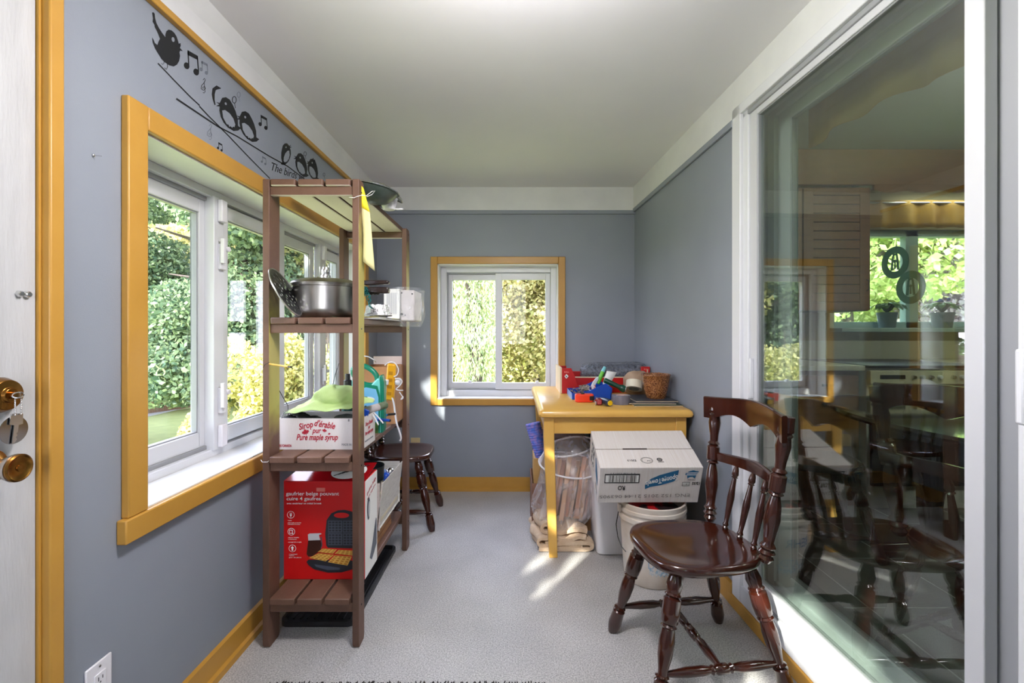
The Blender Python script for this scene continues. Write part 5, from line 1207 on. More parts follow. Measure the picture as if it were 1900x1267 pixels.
def tring(cx_, cy_, rx, ry, w_, name):
    n = 32; vs = [TM @ Vector((cx_+q_*rx*math.cos(2*PI*i/n), cy_+q_*ry*math.sin(2*PI*i/n), .0002)) for q_ in (1, 1-w_) for i in range(n)]
    MB().add(vs, [[i, (i+1) % n, n+(i+1) % n, n+i] for i in range(n)]).build(name, BLACK, ca, smooth=0)
tring(.232, .055, .029, .024, .07, 'certificate_seal'); tring(.232, .055, .024, .019, .06, 'certificate_seal'); text('PAP', .010, TM @ Matrix.Translation((.24, .052, 0)) @ Matrix.Rotation(PI, 4, 'Z'), BLACK, ca)
tring(.294, .06, .013, .013, .35, 'recycle_seal'); tring(.294, .06, .006, .006, .6, 'recycle_seal'); MB().box(.282, .31, .040, .0435, .0, .0004, TM).build('seal_caption', BLACK, ca)
LM = BXM @ basis((-.0008, CD, 0), (0, -1, 0), (0, 0, 1))
MB().box(.06, .15, -.14, -.02, 0, .0004, LM).build('side_print', M('grey_print', (70, 72, 74), .7, var=(220, 218, 214), vs=50, va=.1), ca)
MB().prism([(.185, -.03), (.20, -.025), (.262, -.10), (.262, -.14), (.20, -.10)], 0, .0004, LM).build('side_logo', LBLU, ca); MB().prism([(.215, -.15), (.235, -.15), (.27, -.19), (.25, -.19)], 0, .0004, LM).build('side_caption', GREYP, ca)
# bucket
bkx, bky = .690, 2.365
bk = thing('paint_bucket', 'scuffed white plastic paint bucket under the tilted carton', 'bucket', (bkx, bky, 0)); P = Matrix.Translation((bkx, bky, .001)) @ Matrix.Diagonal((1, 1, 1.09, 1))
BKM = M('scuffed_white_bucket', (222, 216, 208), .45, var=(196, 180, 162), vs=5, va=.3, bump=.1, bs=30)
MB().lathe([(0, 0), (.130, 0), (.137, .008), (.140, .06), (.153, .26), (.157, .28), (.166, .282), (.166, .300), (.159, .302), (.160, .318), (.168, .320), (.168, .333), (.162, .336), (.166, .352), (.166, .358), (.158, .360), (.154, .34), (.136, .05), (.128, .012), (0, .012)], 64, P).build('bucket_body', BKM, bk)
hpts = [P @ Vector((-.168*math.cos(a)*1.0, -.168*math.sin(a)-.004, .325-.16*math.sin(a)**.8*1.0)) for a in [i*PI/16 for i in range(17)]]
MB().tube([P @ Vector((-.170, .0-.03, .325)), P @ Vector((-.185, -.03, .25)), P @ Vector((-.180, -.045, .20)), P @ Vector((-.168, -.07, .165)), P @ Vector((-.150, -.09, .15))], .0024, 6).build('bail_wire', DARKM, bk)
MB().box(-.176, -.163, -.045, -.015, .31, .345, P).build('handle_lug', BKM, bk, bevel=.003)
def curved_text(s_, size, cx_, cy_, r, zc, ang, mat, par, fit):
    cu = bpy.data.curves.new('lettering', 'FONT'); cu.body = s_; cu.size = size; cu.align_x = 'CENTER'; cu.align_y = 'CENTER'; cu.resolution_u = 3; cu.extrude = .0002
    ob = bpy.data.objects.new('t', cu); C.objects.link(ob); me = bpy.data.meshes.new_from_object(ob.evaluated_get(bpy.context.evaluated_depsgraph_get())); bpy.data.objects.remove(ob)
    xs = [v.co.x for v in me.vertices]; k = fit/(max(xs)-min(xs))
    for v in me.vertices:
        a = ang+v.co.x*k/r; rr0 = r+.0008+v.co.z; v.co = Vector((cx_+rr0*math.cos(a), cy_+rr0*math.sin(a), zc+v.co.y))
    me.materials.clear(); me.materials.append(mat); me.name = 'lettering'
    me.transform(Matrix.Translation(-Vector(par.location))); o = bpy.data.objects.new('lettering', me); C.objects.link(o); o.parent = par
BI = M('faded_blue_ink', (88, 118, 160), .6); BI2 = M('pale_blue_ink', (150, 176, 198), .6)
curved_text('BEHR', .06, bkx, bky, .150, .215, -PI/2-.28, BI, bk, .15)
curved_text('LATEX', .05, bkx, bky, .144, .12, -PI/2+.02, BI2, bk, .12)
m = MB(); vs = []
for i in range(25):
    a = -PI/2-.35+i*.035; 
    for zz in (.066+.006*math.sin(i*1.7), .094+.012*math.sin(i*.9)): vs.append(P @ Vector((.1425*math.cos(a), .1425*math.sin(a), zz)))
m.add(vs, [[2*i, 2*i+2, 2*i+3, 2*i+1] for i in range(24)]).build('scenery_print', M('worn_blue_print', (140, 170, 192), .6, var=(214, 210, 204), vs=60, va=.15), bk)
bl_ = thing('red_cloth', 'red printed cloth inside the white paint bucket', 'cloth', (bkx, bky, .33))
MB().ball((bkx, bky-.02, .355), 1, 10, (.13, .115, .028)).jit(.004, 30, 3).build('cloth_top', M('red_black_cloth', (196, 22, 28), .5, var=(30, 18, 20), vs=14, va=.1), bl_)
# white bin
bn = thing('white_bin', 'tall plain white plastic bin between the bucket and the table leg', 'bin', (.55, 2.72, 0))
m = MB(); vs = []
for s_, zz in ((.80, .001), (.84, .006), (1.0, .50), (1.04, .505), (1.04, .515), (.97, .515), (.82, .03)):
    vs += [(x, y, zz) for x, y in [(.565+(a-.565)*s_, 2.70+(b-2.70)*s_) for a, b in rrect(.435, .695, 2.56, 2.84, .04)]]
n = 24; m.add(vs, [[k*n+i, k*n+(i+1) % n, (k+1)*n+(i+1) % n, (k+1)*n+i] for k in range(6) for i in range(n)]+[list(range(n))[::-1], [6*n+i for i in range(n)]])
m.build('bin_body', WPLA, bn)
# cardboard boxes behind
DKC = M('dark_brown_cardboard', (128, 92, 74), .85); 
c1 = thing('cardboard_box', 'narrow brown cardboard box standing between bag and white bin', 'cardboard box', (.42, 2.95, 0)); MB().box(.30, .52, 2.90, 3.12, .001, .40).build('box_body', CARD, c1, bevel=.002)
MB().box(.455, .475, 2.899, 2.8995, .19, .20).build('printed_mark', BLACK, c1); MB().box(.30, .52, 2.898, 2.9, .175, .178).build('tape_line', M('tape_brown', (150, 104, 66), .3), c1)
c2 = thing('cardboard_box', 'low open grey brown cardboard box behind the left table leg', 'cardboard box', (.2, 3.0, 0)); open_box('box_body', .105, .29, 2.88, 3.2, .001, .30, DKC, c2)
c3 = thing('cardboard_box', 'tall dark carton against the back wall under the yellow table', 'cardboard box', (.25, 3.4, 0)); MB().box(.135, .50, 3.24, 3.56, .001, .50).build('box_body', M('dark_brown_carton', (110, 84, 72), .8), c3, bevel=.002)  # carton in one even dark brown
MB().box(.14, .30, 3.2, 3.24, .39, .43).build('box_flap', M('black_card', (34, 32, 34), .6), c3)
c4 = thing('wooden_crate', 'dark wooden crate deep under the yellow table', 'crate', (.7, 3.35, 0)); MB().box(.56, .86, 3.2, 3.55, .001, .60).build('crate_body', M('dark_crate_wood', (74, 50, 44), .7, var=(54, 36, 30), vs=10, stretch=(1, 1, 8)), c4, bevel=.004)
# blue yarn skein
yn = thing('yarn_skein', 'blue and lilac twisted yarn bundle hanging beside the left table leg', 'yarn', (.155, 3.05, .5))
MB().box(.12, .19, 2.96, 3.18, .0, .43).build('wood_stand', M('pale_timber', (190, 150, 90), .6), yn)
YB_ = M('blue_yarn', (74, 112, 206), .8, var=(150, 130, 200), vs=50, va=.2); m = MB()
for k in range(14):
    z_ = .640-k*.0155; cx_ = .118+k*.0042; rr0 = .040-.0006*k
    m.tube([Vector((cx_+rr0*math.cos(a), 3.0+rr0*math.sin(a), z_+.010*math.cos(a+.6))) for a in [2*PI*i/16 for i in range(16)]], .0095, 7, True)
m.build('yarn_loops', YB_, yn)
# clear bag in a white hoop stand
bgx, bgy = xsc(1050, 2.78), 2.79
hb = thing('clear_bag_on_hoops', 'clear plastic bag of brown paper held open by white hoops beside the table leg', 'bag', (bgx, bgy, .1))
def zc(py): return EYE-(py-CY)*bgy/FPX
def xc(px): return (px-CX)*bgy/FPX
secs = [(812, 1045, 1085, .05), (826, 1022, 1100, .10), (845, 1007, 1106, .125), (872, 1004, 1110, .13), (900, 1000, 1112, .13), (925, 988, 1110, .135), (942, 985, 1104, .13), (962, 1000, 1090, .12), (985, 1018, 1074, .09), (1000, 1030, 1060, .05)]
m = MB(); N = 44; vs = []
for j, (py, xa, xb, d) in enumerate(secs):
    for i in range(N):
        a = 2*PI*i/N; f_ = 1+.05*math.sin(a*6+j*.8)+.03*math.sin(a*11-j)
        vs.append(((xc(xa)+xc(xb))/2+(xc(xb)-xc(xa))/2*math.cos(a)*f_, bgy+d*math.sin(a)*f_, zc(py)))
K = len(secs); m.add(vs, [[k*N+i, k*N+(i+1) % N, (k+1)*N+(i+1) % N, (k+1)*N+i] for k in range(K-1) for i in range(N)]+[list(range(N)), [(K-1)*N+i for i in range(N)][::-1]])
m.jit(.010, 22, 6).build('bag_film', plasticfilm('glossy_clear_film', (232, 228, 232), .28, .06, 13, (1, 1, .45)), hb)
def hoop(pts, name):
    MB().tube([Vector((xc(px), bgy+dy, zc(py))) for px, py, dy in pts], .0055, 8, True).build(name, WPLA, hb)
def hp_(cx_, cy_, rx, ry, d, tilt=0, n=32): return [(cx_+rx*math.cos(2*PI*i/n), cy_+ry*math.sin(2*PI*i/n)+tilt*rx*math.cos(2*PI*i/n), -d*math.sin(2*PI*i/n)) for i in range(n)]
hoop(hp_(1057, 828, 46, 9, .10, -.18), 'upper_hoop'); hoop(hp_(1055, 862, 55, 12, .135, .10), 'lower_hoop')
hoop([(1003, 862, .0), (1003, 850, .0), (1010, 838, .0), (1014, 834, 0), (1010, 840, .01), (1006, 852, .01)], 'hoop_side')
BRP = [M('brown_paper_fill', (176, 120, 92), .7, var=(196, 150, 120), vs=10), M('tan_fill', (206, 164, 128), .7)]
for k in range(9):
    xk = xc(1022+k*9); yk = bgy-.05+.03*(k % 3); zt_ = zc(845+6*(k % 3)); zb = zc(955+5*(k % 2))
    MB().add([(xk-.045, yk, zb), (xk-.02, yk-.01, zb), (xk+.035, yk+.01, zt_), (xk+.012, yk+.015, zt_), (xk-.04, yk+.02, zb), (xk-.015, yk+.015, zb), (xk+.035, yk+.03, zt_), (xk+.01, yk+.03, zt_)],
        [(0, 1, 2, 3), (7, 6, 5, 4), (0, 4, 5, 1), (1, 5, 6, 2), (2, 6, 7, 3), (3, 7, 4, 0)]).build('paper_piece', BRP[k % 2], hb)
# folded rug
rg = thing('folded_rug', 'cream folded terry rug on the floor beneath the clear bag', 'rug', (.27, 2.78, 0))
RUG = M('cream_terry', (226, 204, 178), .95, var=(208, 180, 150), vs=40, bump=1, bs=220)
def rugstrip(cl, th, y0_, y1_, name):
    n = len(cl); L = []; Rr = []
    for i, p in enumerate(cl):
        a = cl[max(i-1, 0)]; b = cl[min(i+1, n-1)]; dx, dz = b[0]-a[0], b[1]-a[1]; d = math.hypot(dx, dz) or 1
        L.append((p[0]-dz/d*th/2, p[1]+dx/d*th/2)); Rr.append((p[0]+dz/d*th/2, p[1]-dx/d*th/2))
    poly = L+Rr[::-1]; m = MB(); K = 10; vs = []
    for k in range(K+1):
        yy = y0_+(y1_-y0_)*k/K; sh = .012*math.sin(k*.9)-.04*k/K; vs += [(x+sh, yy, z) for x, z in poly]
    N = len(poly); fs = [[k*N+i, k*N+(i+1) % N, (k+1)*N+(i+1) % N, (k+1)*N+i] for k in range(K) for i in range(N)]
    fs += [[i, i+1, N-2-i, N-1-i] for i in range(n-1)]+[[K*N+N-1-i, K*N+N-2-i, K*N+i+1, K*N+i] for i in range(n-1)]
    m.add(vs, fs).jit(.004, 30, 1).build(name, RUG, rg, smooth=60)
def arc(cx_, cz, r, a0, a1, n=8): return [(cx_+r*math.cos(a0+(a1-a0)*i/n), cz+r*math.sin(a0+(a1-a0)*i/n)) for i in range(n+1)]
cl = [(.135, .016), (.25, .014), (.40, .014)]+arc(.415, .032, .018, -PI/2, PI/2)+[(.38, .050), (.27, .048), (.17, .046)]
rugstrip(cl, .021, 2.62, 2.96, 'lower_fold')
cl = [(.40, .074), (.36, .078), (.30, .062), (.24, .071), (.17, .070)]+arc(.150, .052, .020, PI/2, 3*PI/2)+[(.17, .033), (.30, .031), (.38, .032)]
rugstrip(cl, .016, 2.625, 2.94, 'middle_fold')
cl = [(.41, .095), (.37, .106), (.33, .104), (.27, .088), (.20, .094)]+arc(.175, .115, .022, -PI/2, -3*PI/2)+[(.21, .137)]
rugstrip(cl, .018, 2.66, 2.96, 'upper_fold')

# ------------------------------------------------------------------ kitchen behind the glass
KZ = .10; KC = 2.51
struct(MB().box(1.35, 5.2, -1.0, 4.4, KZ-.1, KZ), 'floor_kitchen', M('kitchen_tile', (120, 118, 114), .25, var=(104, 102, 98), vs=4))
for i in range(10):
    struct(MB().box(1.35, 4.2, -.6+i*.42, -.594+i*.42, KZ, KZ+.001), 'trim_%d' % (10+i), M('tile_grout', (176, 176, 172), .7) if i == 0 else bpy.data.materials['tile_grout'])
for i in range(7): struct(MB().box(1.45+i*.42, 1.456+i*.42, -.8, 3.7, KZ, KZ+.001), 'trim_%d' % (20+i), bpy.data.materials['tile_grout'])
struct(MB().box(1.25, 5.2, -1.0, 4.4, KC, KC+.1), 'ceiling_kitchen', M('kitchen_ceiling', (170, 174, 168), .8))
struct(MB().box(5.1, 5.2, -1.0, 4.4, 0, KC), 'wall_kitchen_right', M('kitchen_wall', (170, 156, 126), .7))
struct(MB().box(1.3, 5.2, -1.1, -1.0, 0, KC), 'wall_kitchen_near', bpy.data.materials['kitchen_wall'])
KY = 3.72; kw0, kw1, kwz0, kwz1 = 2.50, 4.1, 1.26, 2.04
w = MB(); w.box(1.25, kw0, KY, KY+.15, 0, KC); w.box(kw1, 5.2, KY, KY+.15, 0, KC); w.box(kw0, kw1, KY, KY+.15, 0, kwz0); w.box(kw0, kw1, KY, KY+.15, kwz1, KC)
struct(w, 'wall_kitchen_back', bpy.data.materials['kitchen_wall'])
struct(MB().box(1.16, 1.30, 2.16, 3.9, 0, KC), 'wall_kitchen_left', bpy.data.materials['kitchen_wall'])
wk = setting('window_4', (3.3, KY, kwz0)); GV = M('pale_green_frame', (176, 200, 196), .4)
f = MB(); rect_ring(f, kw0, kw1, kwz0, kwz1, .05, KY+.02, KY+.09, fB); f.box(3.12, 3.22, KY+.02, KY+.08, kwz0, kwz1); f.build('frame', GV, wk, bevel=.003)
MB().box(kw0, kw1, KY-.14, KY+.02, kwz0-.03, kwz0).build('sill', GV, wk, bevel=.004); MB().box(kw0+.05, 3.12, KY+.05, KY+.056, kwz0+.05, kwz1-.05).build('pane', GLASS, wk); MB().box(3.22, kw1-.05, KY+.05, KY+.056, kwz0+.05, kwz1-.05).build('pane', GLASS, wk)
# curtains
GOLD_ = M('gold_curtain', (196, 150, 62), .6, var=(160, 116, 44), vs=5)
def curtain(name, lab, p0, p1, z0_, z1_, amp, waves, ragged=0):
    t_ = thing(name, lab, 'curtain', ((p0[0]+p1[0])/2, (p0[1]+p1[1])/2, z1_)); g = []
    d = Vector((p1[0]-p0[0], p1[1]-p0[1], 0)); nn = Vector((-d.y, d.x, 0)).normalized(); n = waves*8
    for i in range(n+1):
        t = i/n; ph = noise.noise(Vector((t*waves*.7, 3, 1)))*3; o_ = amp*math.sin(t*waves*2*PI+ph)
        b = Vector((p0[0], p0[1], 0))+d*t
        g.append([b+nn*o_*(.35+.65*(1-k/5))+Vector((0, 0, z0_+(z1_-z0_)*k/5+(ragged*math.sin(t*waves*1.7+ph) if k == 0 else 0))) for k in range(6)])
    MB().sheet(g).build('fabric', GOLD_, t_, solid=.003, smooth=80)
    MB().tube([Vector((p0[0], p0[1], z1_-.02)), Vector((p1[0], p1[1], z1_-.02))], .010, 10).build('curtain_rod', CHROME, t_); return t_
curtain('window_valance', 'gold gathered valance above the kitchen window', (2.66, KY-.12), (4.0, KY-.12), 2.03, 2.24, .022, 7)
curtain('door_valance', 'long gold valance inside along the top of the glass door', (1.33, 2.12), (1.40, .75), 2.06, 2.42, .018, 6, .02)
# cabinets
OAK = M('brown_cabinet_wood', (146, 98, 54), .45, var=(120, 76, 40), vs=6, stretch=(1, 1, 6)); OAKD = M('groove_wood', (70, 52, 38), .6)
kb1 = thing('upper_cabinet', 'brown louvred upper cabinet left of the kitchen window', 'cabinet', (2.2, 3.5, 1.38))
MB().box(1.80, 2.52, 3.34, KY-.001, 1.38, 2.255).build('carcass', OAKD, kb1)
for (xa, xb) in ((1.81, 2.035), (2.045, 2.515)):
    dn_ = MB(); dn_.box(xa, xa+.07, 3.318, 3.34, 1.385, 2.25); dn_.box(xb-.07, xb, 3.318, 3.34, 1.385, 2.25); dn_.box(xa+.07, xb-.07, 3.318, 3.34, 1.385, 1.44); dn_.box(xa+.07, xb-.07, 3.318, 3.34, 2.20, 2.25)
    dr_ = dn_.build('cabinet_door', OAK, kb1, bevel=.002)
    for k in range(12): MB().box(xa+.07, xb-.07, 3.322, 3.336, 1.443+k*.0631, 1.443+k*.0631+.058).build('door_slat', OAK, dr_, bevel=.002)
MB().tube([Vector((2.49, 3.318, 1.52)), Vector((2.49, 3.295, 1.53)), Vector((2.49, 3.295, 1.59)), Vector((2.49, 3.318, 1.60))], .004, 6).build('handle', DARKM, kb1)
sf = thing('wooden_soffit', 'brown wooden soffit board with scalloped edge over the cabinets', 'soffit', (3.0, 3.3, 2.4))
MB().box(1.32, 4.6, 3.28, 3.31, 2.262, KC-.001).build('soffit_board', OAK, sf, bevel=.002)
sc_ = [(2.52, 2.262)]; 
for k in range(40): t = k/39; sc_.append((2.52+t*1.6, 2.225-.018*abs(math.sin(t*PI*7))))
sc_.append((4.12, 2.262)); MB().prism(sc_[::-1], 0, .02, basis((0, 3.305, 0), (1, 0, 0), (0, 0, 1))).build('scalloped_edge', OAK, sf)
fl = thing('fluorescent_light', 'bright white box light under the kitchen ceiling by the window', 'ceiling light', (3.3, 3.5, 2.35))
MB().box(2.6, 4.0, 3.42, 3.62, 2.33, 2.36).build('light_housing', WHITE, fl); MB().box(3.0, 3.9, 3.44, 3.60, 2.322, 2.33).build('light_diffuser', emis('lit_diffuser', (255, 250, 235), 5), fl)
bc_ = thing('base_cabinet', 'brown base cabinet with pale counter below the kitchen window', 'cabinet', (2.0, 3.4, KZ)); CT = M('pale_counter', (196, 190, 172), .3)
MB().box(1.34, 2.24, 3.05, KY-.001, KZ+.001, .98).build('carcass', OAK, bc_, bevel=.003)
for k in range(2):
    dd = MB().box(1.37+k*.435, 1.78+k*.435, 3.03, 3.05, .22, .80).build('cabinet_door', OAK, bc_, bevel=.004); MB().box(1.55+k*.435, 1.62+k*.435, 3.015, 3.03, .76, .775).build('handle', DARKM, dd)
    dd = MB().box(1.37+k*.435, 1.78+k*.435, 3.03, 3.05, .82, .95).build('drawer', OAK, bc_, bevel=.004); MB().box(1.55+k*.435, 1.62+k*.435, 3.015, 3.03, .88, .895).build('handle', DARKM, dd)
bc2 = thing('base_cabinet', 'brown base cabinet right of the kitchen stove', 'cabinet', (3.5, 3.4, KZ)); MB().box(3.02, 4.6, 3.05, KY-.001, KZ+.001, .98).build('carcass', OAK, bc2, bevel=.003)
for k in range(3): MB().box(3.04+k*.5, 3.5+k*.5, 3.03, 3.05, .22, .95).build('cabinet_door', OAK, bc2, bevel=.004)
wt = thing('worktop', 'pale kitchen worktop along the wall under the window', 'worktop', (2.5, 3.4, .98)); MB().box(1.33, 2.245, 3.0, KY-.001, .981, 1.015).build('counter_slab', CT, wt, bevel=.004); MB().box(3.015, 4.6, 3.0, KY-.001, .981, 1.015).build('counter_slab', CT, wt, bevel=.004)
MB().box(1.33, 4.6, KY-.02, KY-.001, 1.016, 1.16).build('backsplash', CT, wt)
sv = thing('kitchen_stove', 'cream kitchen stove with a row of knobs on its front', 'stove', (2.63, 3.3, KZ))
MB().box(2.25, 3.01, 3.0, KY-.03, KZ+.001, 1.0).build('stove_body', WPLA, sv, bevel=.004); MB().box(2.25, 3.01, 2.975, KY-.03, 1.0, 1.018).build('cooktop', DARKM, sv, bevel=.003)
MB().box(2.25, 3.01, 2.965, 3.0, .90, .985).build('control_panel', M('cream_enamel', (214, 206, 184), .4), sv, bevel=.003)
for k in range(7): MB().lathe([(.014, 0), (.014, .01), (.010, .018), (0, .018)], 14, FRONT((2.52+k*.055+(.03 if k > 3 else 0), 2.965, .945))).build('knob', WPLA if k % 2 else CHROME, sv)
MB().box(2.31, 2.47, 2.9635, 2.965, .932, .958).build('display', BLACK, sv)
MB().box(2.27, 2.99, 2.975, 3.0, .25, .88).build('oven_door', M('oven_black_glass', (30, 28, 28), .1), sv, bevel=.004); MB().tube([Vector((2.30, 2.975, .84)), Vector((2.31, 2.945, .84)), Vector((2.95, 2.945, .84)), Vector((2.96, 2.975, .84))], .009, 8).build('oven_handle', WPLA, sv)
VG = M('violet_leaf', (86, 128, 62), .5)
for (x, lb, r_) in ((2.90, 'left grey potted african violet on the kitchen sill', .075), (3.33, 'right grey potted violet with blue flowers on the kitchen sill', .085)):
    pv = thing('potted_violet', lb, 'potted plant', (x, KY-.07, kwz0)); P = Matrix.Translation((x, KY-.068, kwz0+.001))
    MB().lathe([(0, 0), (r_*.7, 0), (r_*.86, .10), (r_*.9, .10), (r_*.9, .12), (r_*.8, .12), (0, .11)], 28, P).build('pot', M('slate_pot', (98, 116, 122), .5), pv)
    for k in range(14):
        a = k*2.4; L_ = r_*(1.0+.7*R.random()); h_ = .13+.05*R.random(); d = Vector((math.cos(a), math.sin(a)*.55, 0)); s_ = Vector((-math.sin(a), math.cos(a), 0))*.024
        b0_ = P @ Vector((0, 0, .11)); p1_ = b0_+d*L_*.5+Vector((0, 0, h_*.5)); p2_ = b0_+d*L_+Vector((0, 0, h_*.42)); p3_ = b0_+d*L_*1.3+Vector((0, 0, h_*.2))
        MB().add([b0_, p1_+s_, p2_+s_, p3_, p2_-s_, p1_-s_], [(0, 1, 5), (1, 2, 4, 5), (2, 3, 4)]).build('leaf', VG, pv, solid=.002, smooth=60)
    if 'blue' in lb:
        for k in range(6): MB().ball(P @ Vector((R.uniform(-.05, .05), R.uniform(-.03, .03), .20+R.random()*.03)), .012, 5, (1, 1, .6)).build('flower', M('violet_blue', (80, 90, 170), .6) if k == 0 else bpy.data.materials['violet_blue'], pv)
# table and chairs
kt_ = thing('dining_table', 'oval dark glossy dining table inside the kitchen', 'table', (2.05, 2.0, KZ)); P = Matrix.Translation((2.12, 2.02, KZ))
DT = M('dark_gloss_table', (40, 28, 22), .06, coat=1)
MB().lathe([(0, .715), (.9, .715), (.985, .722), (1, .735), (.985, .748), (0, .75)], 64, P, .56, .80).build('table_top', DT, kt_)
for sy_ in (-1, 1):
    MB().lathe([(.03, .08), (.05, .12), (.035, .25), (.055, .40), (.035, .55), (.06, .715)], 20, P @ Matrix.Translation((0, sy_*.35, 0))).build('pedestal', CHAIRW, kt_)
    MB().turn(P @ Vector((-.30, sy_*.35, .03)), P @ Vector((.30, sy_*.35, .03)), [(0, .03), (.5, .05), (1, .03)], 12).build('foot_bar', CHAIRW, kt_)
for (x, y, rz, lb) in ((1.52, 1.48, .35, 'dark wooden kitchen chair nearest the sliding glass door'), (1.62, 2.55, -.3, 'dark wooden kitchen chair at the far side of the oval table'), (2.2, 1.0, 1.6, 'dark wooden kitchen chair at the near end of the oval table'), (2.75, 1.7, PI, 'dark wooden kitchen chair on the far right side of the table')):
    dup(chair, (x, y, KZ), rz, lb)
for (x, y, e) in ((2.6, 1.6, KITCHEN_ENERGY),):
    ld = bpy.data.lights.new('kitchen_bulb', 'POINT'); ld.energy = e; ld.shadow_soft_size = .15; ld.color = (1, .93, .82); lo = bpy.data.objects.new('kitchen_bulb', ld); C.objects.link(lo); lo.location = (x, y, 2.25)
kl = thing('kitchen_pendant', 'small round ceiling lamp over the kitchen table', 'ceiling lamp', (2.6, 1.6, KC)); MB().lathe([(.13, -.001), (.13, -.03), (.09, -.07), (0, -.085)], 30, Matrix.Translation((2.6, 1.6, KC))).build('lamp_shade', emis('lit_shade', (255, 244, 220), 2.5), kl)

# ------------------------------------------------------------------ outdoors
GZ = -1.6
def gmat():
    m = M('lawn_green', (152, 160, 100), .9, var=(128, 142, 84), vs=3, bump=.5, bs=30); return m
struct(MB().box(-60, 60, -40, 60, GZ-.2, GZ), 'ground', gmat())
struct(MB().box(-13.6, -12.2, 8, 26, GZ, GZ+.03), 'path', M('concrete_path', (186, 188, 190), .8, var=(170, 172, 174), vs=3))
struct(MB().box(-1.35, 5.3, -1.2, 3.9, GZ, -.15), 'foundation', M('foundation', (150, 150, 148), .8))
def leaves(name, blobs, size, mat, parent, seed=1, hang=0, keep=None, shell=.45):
    rng = np.random.default_rng(seed); V = []; tot = 0
    for (c, r, n) in blobs:
        u = rng.normal(size=(n, 3)); u /= np.linalg.norm(u, axis=1)[:, None]; rad = (shell+(1-shell)*rng.random(n))**.6
        p = np.array(c)+u*rad[:, None]*np.array(r)
        if keep is not None: p = p[keep(p)]
        n = len(p); a = rng.normal(size=(n, 3))
        if hang: a = a*.35+np.array([0, 0, -1.0])*hang
        a /= np.linalg.norm(a, axis=1)[:, None]; b = np.cross(a, rng.normal(size=(n, 3))); b /= np.linalg.norm(b, axis=1)[:, None]
        s = size*(.6+.8*rng.random(n))[:, None]; wd = .28 if hang else .62
        V.append(np.stack([p-a*s, p+b*s*wd, p+a*s, p-b*s*wd], 1).reshape(-1, 3)); tot += n
    V = np.concatenate(V); me = bpy.data.meshes.new(name)
    if parent is not None: V = V-np.array(parent.location)
    me.vertices.add(len(V)); me.vertices.foreach_set('co', V.astype(np.float32).ravel()); me.loops.add(tot*4); me.loops.foreach_set('vertex_index', np.arange(tot*4, dtype=np.int32))
    me.polygons.add(tot); me.polygons.foreach_set('loop_start', np.arange(0, tot*4, 4, dtype=np.int32)); me.polygons.foreach_set('loop_total', np.full(tot, 4, dtype=np.int32))
    me.update(); me.validate(); me.materials.append(mat); o = bpy.data.objects.new(name, me); C.objects.link(o)
    if parent is not None: o.parent = parent
    return o
BARK = M('bark', (96, 84, 78), .9, var=(66, 58, 54), vs=14, bump=1, bs=20)
def tree(name, label, x, y, h, cr, cz, n, size, mat, seed, blobs=7, hang=0, group=None, trunk=.16, shell=.45, keep=None, cat='tree'):
    t_ = thing(name, label, cat, (x, y, GZ), 0, group); rr0 = random.Random(seed); bl = []
    for k in range(blobs):
        a = rr0.uniform(0, 6.28); q = rr0.uniform(.1, .75); bl.append(((x+cr*q*math.cos(a), y+cr*q*math.sin(a)*.8, GZ+cz+rr0.uniform(-.42, .42)*(h-.3)), (cr*rr0.uniform(.38, .6),)*2+((h-cz)*rr0.uniform(.28, .42),), n//blobs))
    o = leaves('foliage', bl, size, mat, t_, seed, hang, keep, shell); o['kind'] = 'stuff'
    MB().tube([Vector((x, y, GZ)), Vector((x+.08, y, GZ+h*.35)), Vector((x-.05, y+.05, GZ+h*.7)), Vector((x, y, GZ+h*.95))], [trunk, trunk*.8, trunk*.5, trunk*.15], 12).build('trunk', BARK, t_)
    for k in range(5):
        a = k*1.3+seed; z_ = GZ+h*(.35+.1*k); MB().tube([Vector((x, y, z_)), Vector((x+cr*.4*math.cos(a), y+cr*.4*math.sin(a), z_+h*.08)), Vector((x+cr*.75*math.cos(a), y+cr*.75*math.sin(a), z_+h*.1))], [trunk*.4, trunk*.25, trunk*.08], 8).build('branch', BARK, t_)
    return t_
LG = leafmat('leaf_yellow_green', (130, 140, 70), (220, 212, 146)); LD = leafmat('leaf_blue_green', (58, 88, 66), (150, 170, 124)); LM_ = leafmat('leaf_mid_green', (120, 150, 78), (184, 192, 116))
LY = leafmat('leaf_golden', (236, 222, 150), (150, 156, 84)); LS = leafmat('spruce_needles', (120, 146, 108), (206, 212, 158)); LP = leafmat('leaf_grey_purple', (176, 158, 178), (226, 212, 226)); LO = leafmat('leaf_pale_autumn', (228, 212, 158), (134, 140, 74))
# through the back window
tree('weeping_spruce', 'weeping spruce with drooping branches outside the left back window pane', -.84, 9.4, 7.0, .52, 3.2, 26000, .042, LS, 3, blobs=22, hang=1, trunk=.16)
tree('hedge_shrub', 'tall golden green shrub outside the left back window pane', -2.3, 13.0, 6.2, 2.3, 3.0, 36000, .06, LG, 5, 12, cat='shrub')
tree('hedge_shrub', 'tall yellow green shrub outside the middle of the back window', .5, 12.6, 6.0, 2.2, 2.9, 40000, .055, LO, 6, 12, cat='shrub')
tree('hedge_shrub', 'dense yellow shrub outside the right back window pane', 2.3, 12.0, 5.6, 2.0, 2.7, 36000, .055, LY, 7, 12, cat='shrub')
tree('broadleaf_tree', 'green broadleaf tree rising behind the hedge outside back window', 1.6, 16.5, 9.0, 3.2, 5.6, 26000, .10, LM_, 8, 9)
tree('broadleaf_tree', 'pale green tree far behind the weeping spruce', -3.0, 17.5, 8.5, 3.2, 5.2, 14000, .14, LO, 9, 9)
